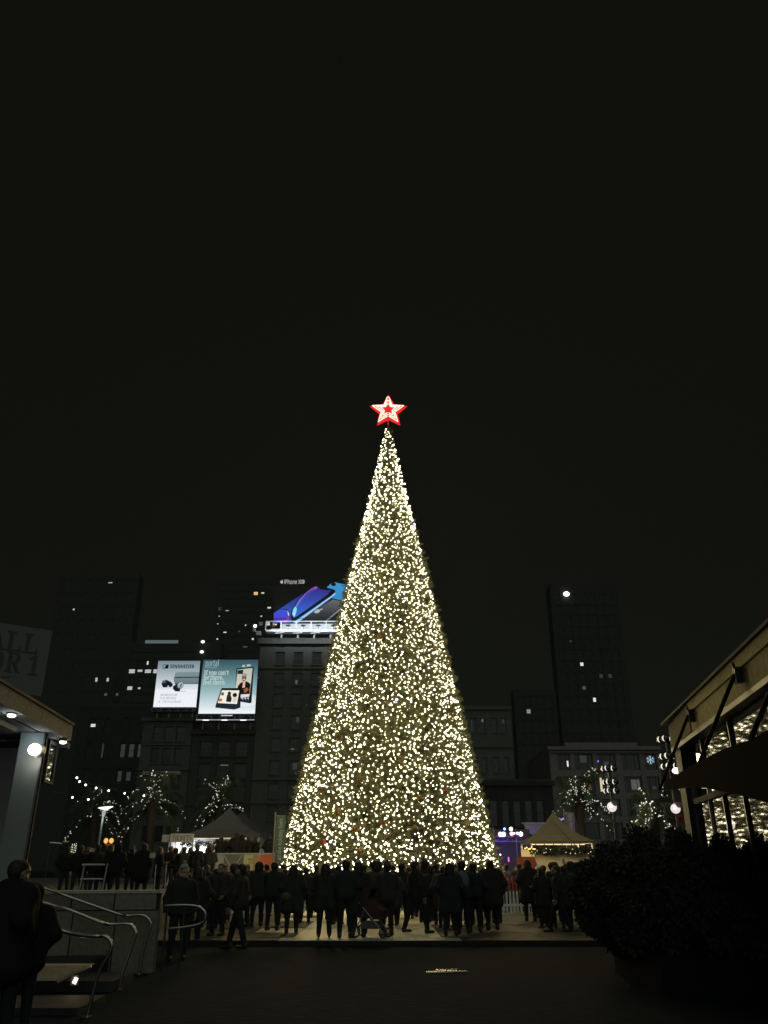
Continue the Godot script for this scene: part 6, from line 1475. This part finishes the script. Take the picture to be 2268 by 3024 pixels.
	# more of the back rows, close to the fence
	var back := [["jacket", 886, 29.2, 1.74, "short jacketed person in the back row right of the long coated one"], ["hooded", 958, 29.5, 1.76, "hooded person hidden behind the heeled woman"], ["longcoat", 984, 28.2, 1.7, "long haired person in the back row between heeled woman and tall man"], ["parka", 1042, 26.4, 1.78, "padded figure filling the gap left of the stroller"], ["jacket", 1092, 28.9, 1.7, "person in the back row above the stroller's hood"], ["beanie", 1126, 30.4, 1.72, "bobble hatted person in the back row above the stroller's handle"], ["parka", 1160, 26.2, 1.72, "padded figure right behind the stroller pusher"], ["longcoat", 1206, 29.6, 1.74, "long coated person by the fence left of the striding one"], ["curly", 1240, 30.6, 1.7, "curly haired person in the back row behind the striding one"], ["jacket", 1272, 26.6, 1.76, "person in a short jacket just right of the striding one"], ["parka", 1308, 25.4, 1.74, "padded figure left of the navy long coat"], ["hooded", 1344, 25.6, 1.76, "hooded figure between the navy coat and the backpack wearer"], ["longcoat", 1380, 26.8, 1.74, "long coated figure right of the backpack wearer"], ["jacket", 1424, 26.2, 1.78, "person close behind the broad padded man's left shoulder"], ["hooded", 1460, 27.6, 1.72, "hooded person right of the broad padded man"], ["parka", 842, 26.6, 1.76, "padded figure at the tree's lower left corner"], ["jacket", 788, 27.2, 1.7, "person right of the hooded one, left of the teal banner"], ["longcoat", 745, 29.0, 1.72, "long coated person left of the hooded one by the teal banner"], ["parka", 640, 25.0, 1.72, "padded figure left of the one facing the camera"], ["hooded", 598, 25.5, 1.74, "hooded figure behind the pale hatted person's right side"], ["jacket", 560, 27.0, 1.72, "person deep in the crowd below the ticket booth"], ["longcoat", 1546, 34.4, 1.76, "long coated person behind the fence, left of the tall one"], ["parka", 1618, 25.6, 1.72, "padded figure before the cream tent's middle"], ["parka", 1662, 25.0, 1.74, "padded figure before the cream tent's right half"], ["jacket", 1745, 26.0, 1.74, "person swallowed by the shrub's dark edge"]]
	for q in back: place(q[0], q[1], q[2], q[3] * rng.randf_range(0.84, 0.98), P, rng.randf_range(-25, 25), rng.randi() % 4, q[4])
	# things people carry
	var who: Vector3 = Vector3(side(1362, 23.2, 1.7), P, -23.2)
	var pk := thing("backpack", "blue grey backpack worn by a person right of centre", "backpack", who + Vector3(0.0, 1.22, 0.24))
	var pb := new_st(); ball(pb, Vector3.ZERO, Vector3(0.17, 0.26, 0.1), 16); obj("bag", pb, mat(0.1, 0.12, 0.17, 0.85), pk)
	var pf := new_st(); ball(pf, Vector3(0, -0.08, 0.07), Vector3(0.12, 0.12, 0.06), 12); obj("pocket", pf, mat(0.08, 0.1, 0.15, 0.85), pk)
	var ps := new_st()
	for s in [-1, 1]: tube(ps, [Vector3(s * 0.1, 0.22, -0.02), Vector3(s * 0.12, 0.28, -0.12), Vector3(s * 0.13, 0.2, -0.24)], 0.018, 5)
	obj("strap", ps, mat(0.05, 0.06, 0.08, 0.85), pk)
	var hb := thing("shoulder_bag", "dark shoulder bag at the hip of the long coated person on the left", "bag", Vector3(side(850, 23.4, 1.7), P + 0.85, -23.25))
	var h1 := new_st(); ball(h1, Vector3.ZERO, Vector3(0.16, 0.13, 0.07), 12); obj("bag", h1, mat(0.04, 0.035, 0.03, 0.5), hb)
	var h2 := new_st(); tube(h2, [Vector3(-0.1, 0.1, 0), Vector3(-0.02, 0.5, 0), Vector3(0.1, 0.1, 0)], 0.01, 5); obj("strap", h2, mat(0.04, 0.035, 0.03, 0.5), hb)
	stroller(Vector3(side(1098, 22.0, 0.5), P, -22.0))

func stroller(at: Vector3) -> void:
	var s := thing("stroller", "dark red baby stroller with a hood among the people at the paving edge", "stroller", at, deg_to_rad(-20))
	var red := mat(0.06, 0.018, 0.016, 0.9); var black := mat(0.02, 0.02, 0.02, 0.5); var steel := mat(0.3, 0.3, 0.3, 0.35, 0.8)
	var c := new_st(); prism(c, PackedVector2Array([Vector2(-0.34, 0.45), Vector2(0.3, 0.4), Vector2(0.4, 0.6), Vector2(0.24, 0.66), Vector2(-0.24, 0.98), Vector2(-0.4, 0.9)]), -0.22, 0.22); obj("seat", c, red, s)
	var h := new_st()
	for k in 6:
		var a := PI - k * 0.34; var b := PI - (k + 1) * 0.34
		var o := Vector3(-0.1, 0.74, 0)
		for z in [-0.23, 0.23]: tri(h, o + Vector3(0, 0, z), o + Vector3(cos(a) * 0.38, sin(a) * 0.38, z), o + Vector3(cos(b) * 0.38, sin(b) * 0.38, z), Vector3(0, 0, z))
		quad(h, o + Vector3(cos(a), sin(a), 0) * 0.38 + Vector3(0, 0, -0.23), o + Vector3(cos(b), sin(b), 0) * 0.38 + Vector3(0, 0, -0.23), o + Vector3(cos(b), sin(b), 0) * 0.38 + Vector3(0, 0, 0.23), o + Vector3(cos(a), sin(a), 0) * 0.38 + Vector3(0, 0, 0.23), Vector3(cos(a), sin(a), 0))
	obj("hood", h, red, s)
	for q in [[-0.34, 0.14, 0.24], [-0.34, 0.14, -0.24], [0.36, 0.11, 0.2], [0.36, 0.11, -0.2]]:
		var w := new_st(); var pts := []
		for k in 19: pts.append(Vector3(q[0] + cos(TAU * k / 18) * (q[1] - 0.02), q[1] + sin(TAU * k / 18) * (q[1] - 0.02), q[2]))
		tube(w, pts, 0.02, 6); var wo := obj("wheel", w, black, s)
		var sp := new_st()
		for k in 5: cyl(sp, Vector3(q[0], q[1], q[2]), Vector3(q[0] + cos(TAU * k / 5) * (q[1] - 0.02), q[1] + sin(TAU * k / 5) * (q[1] - 0.02), q[2]), 0.007, 0.007, 5)
		obj("spokes", sp, steel, wo)
	var f := new_st()
	for z in [-0.24, 0.24]:
		tube(f, [Vector3(0.36, 0.13, z * 0.85), Vector3(-0.1, 0.62, z), Vector3(-0.52, 1.04, z)], 0.014, 6); tube(f, [Vector3(-0.34, 0.14, z), Vector3(-0.1, 0.62, z)], 0.014, 6)
	obj("frame", f, steel, s)
	var hd := new_st(); cyl(hd, Vector3(-0.52, 1.04, -0.24), Vector3(-0.52, 1.04, 0.24), 0.02, 0.02, 8); obj("handle", hd, black, s)
	var bk := new_st(); bx(bk, Vector3(0, 0.28, 0), Vector3(0.44, 0.16, 0.36)); obj("basket", bk, mat(0.1, 0.1, 0.1, 0.8), s)
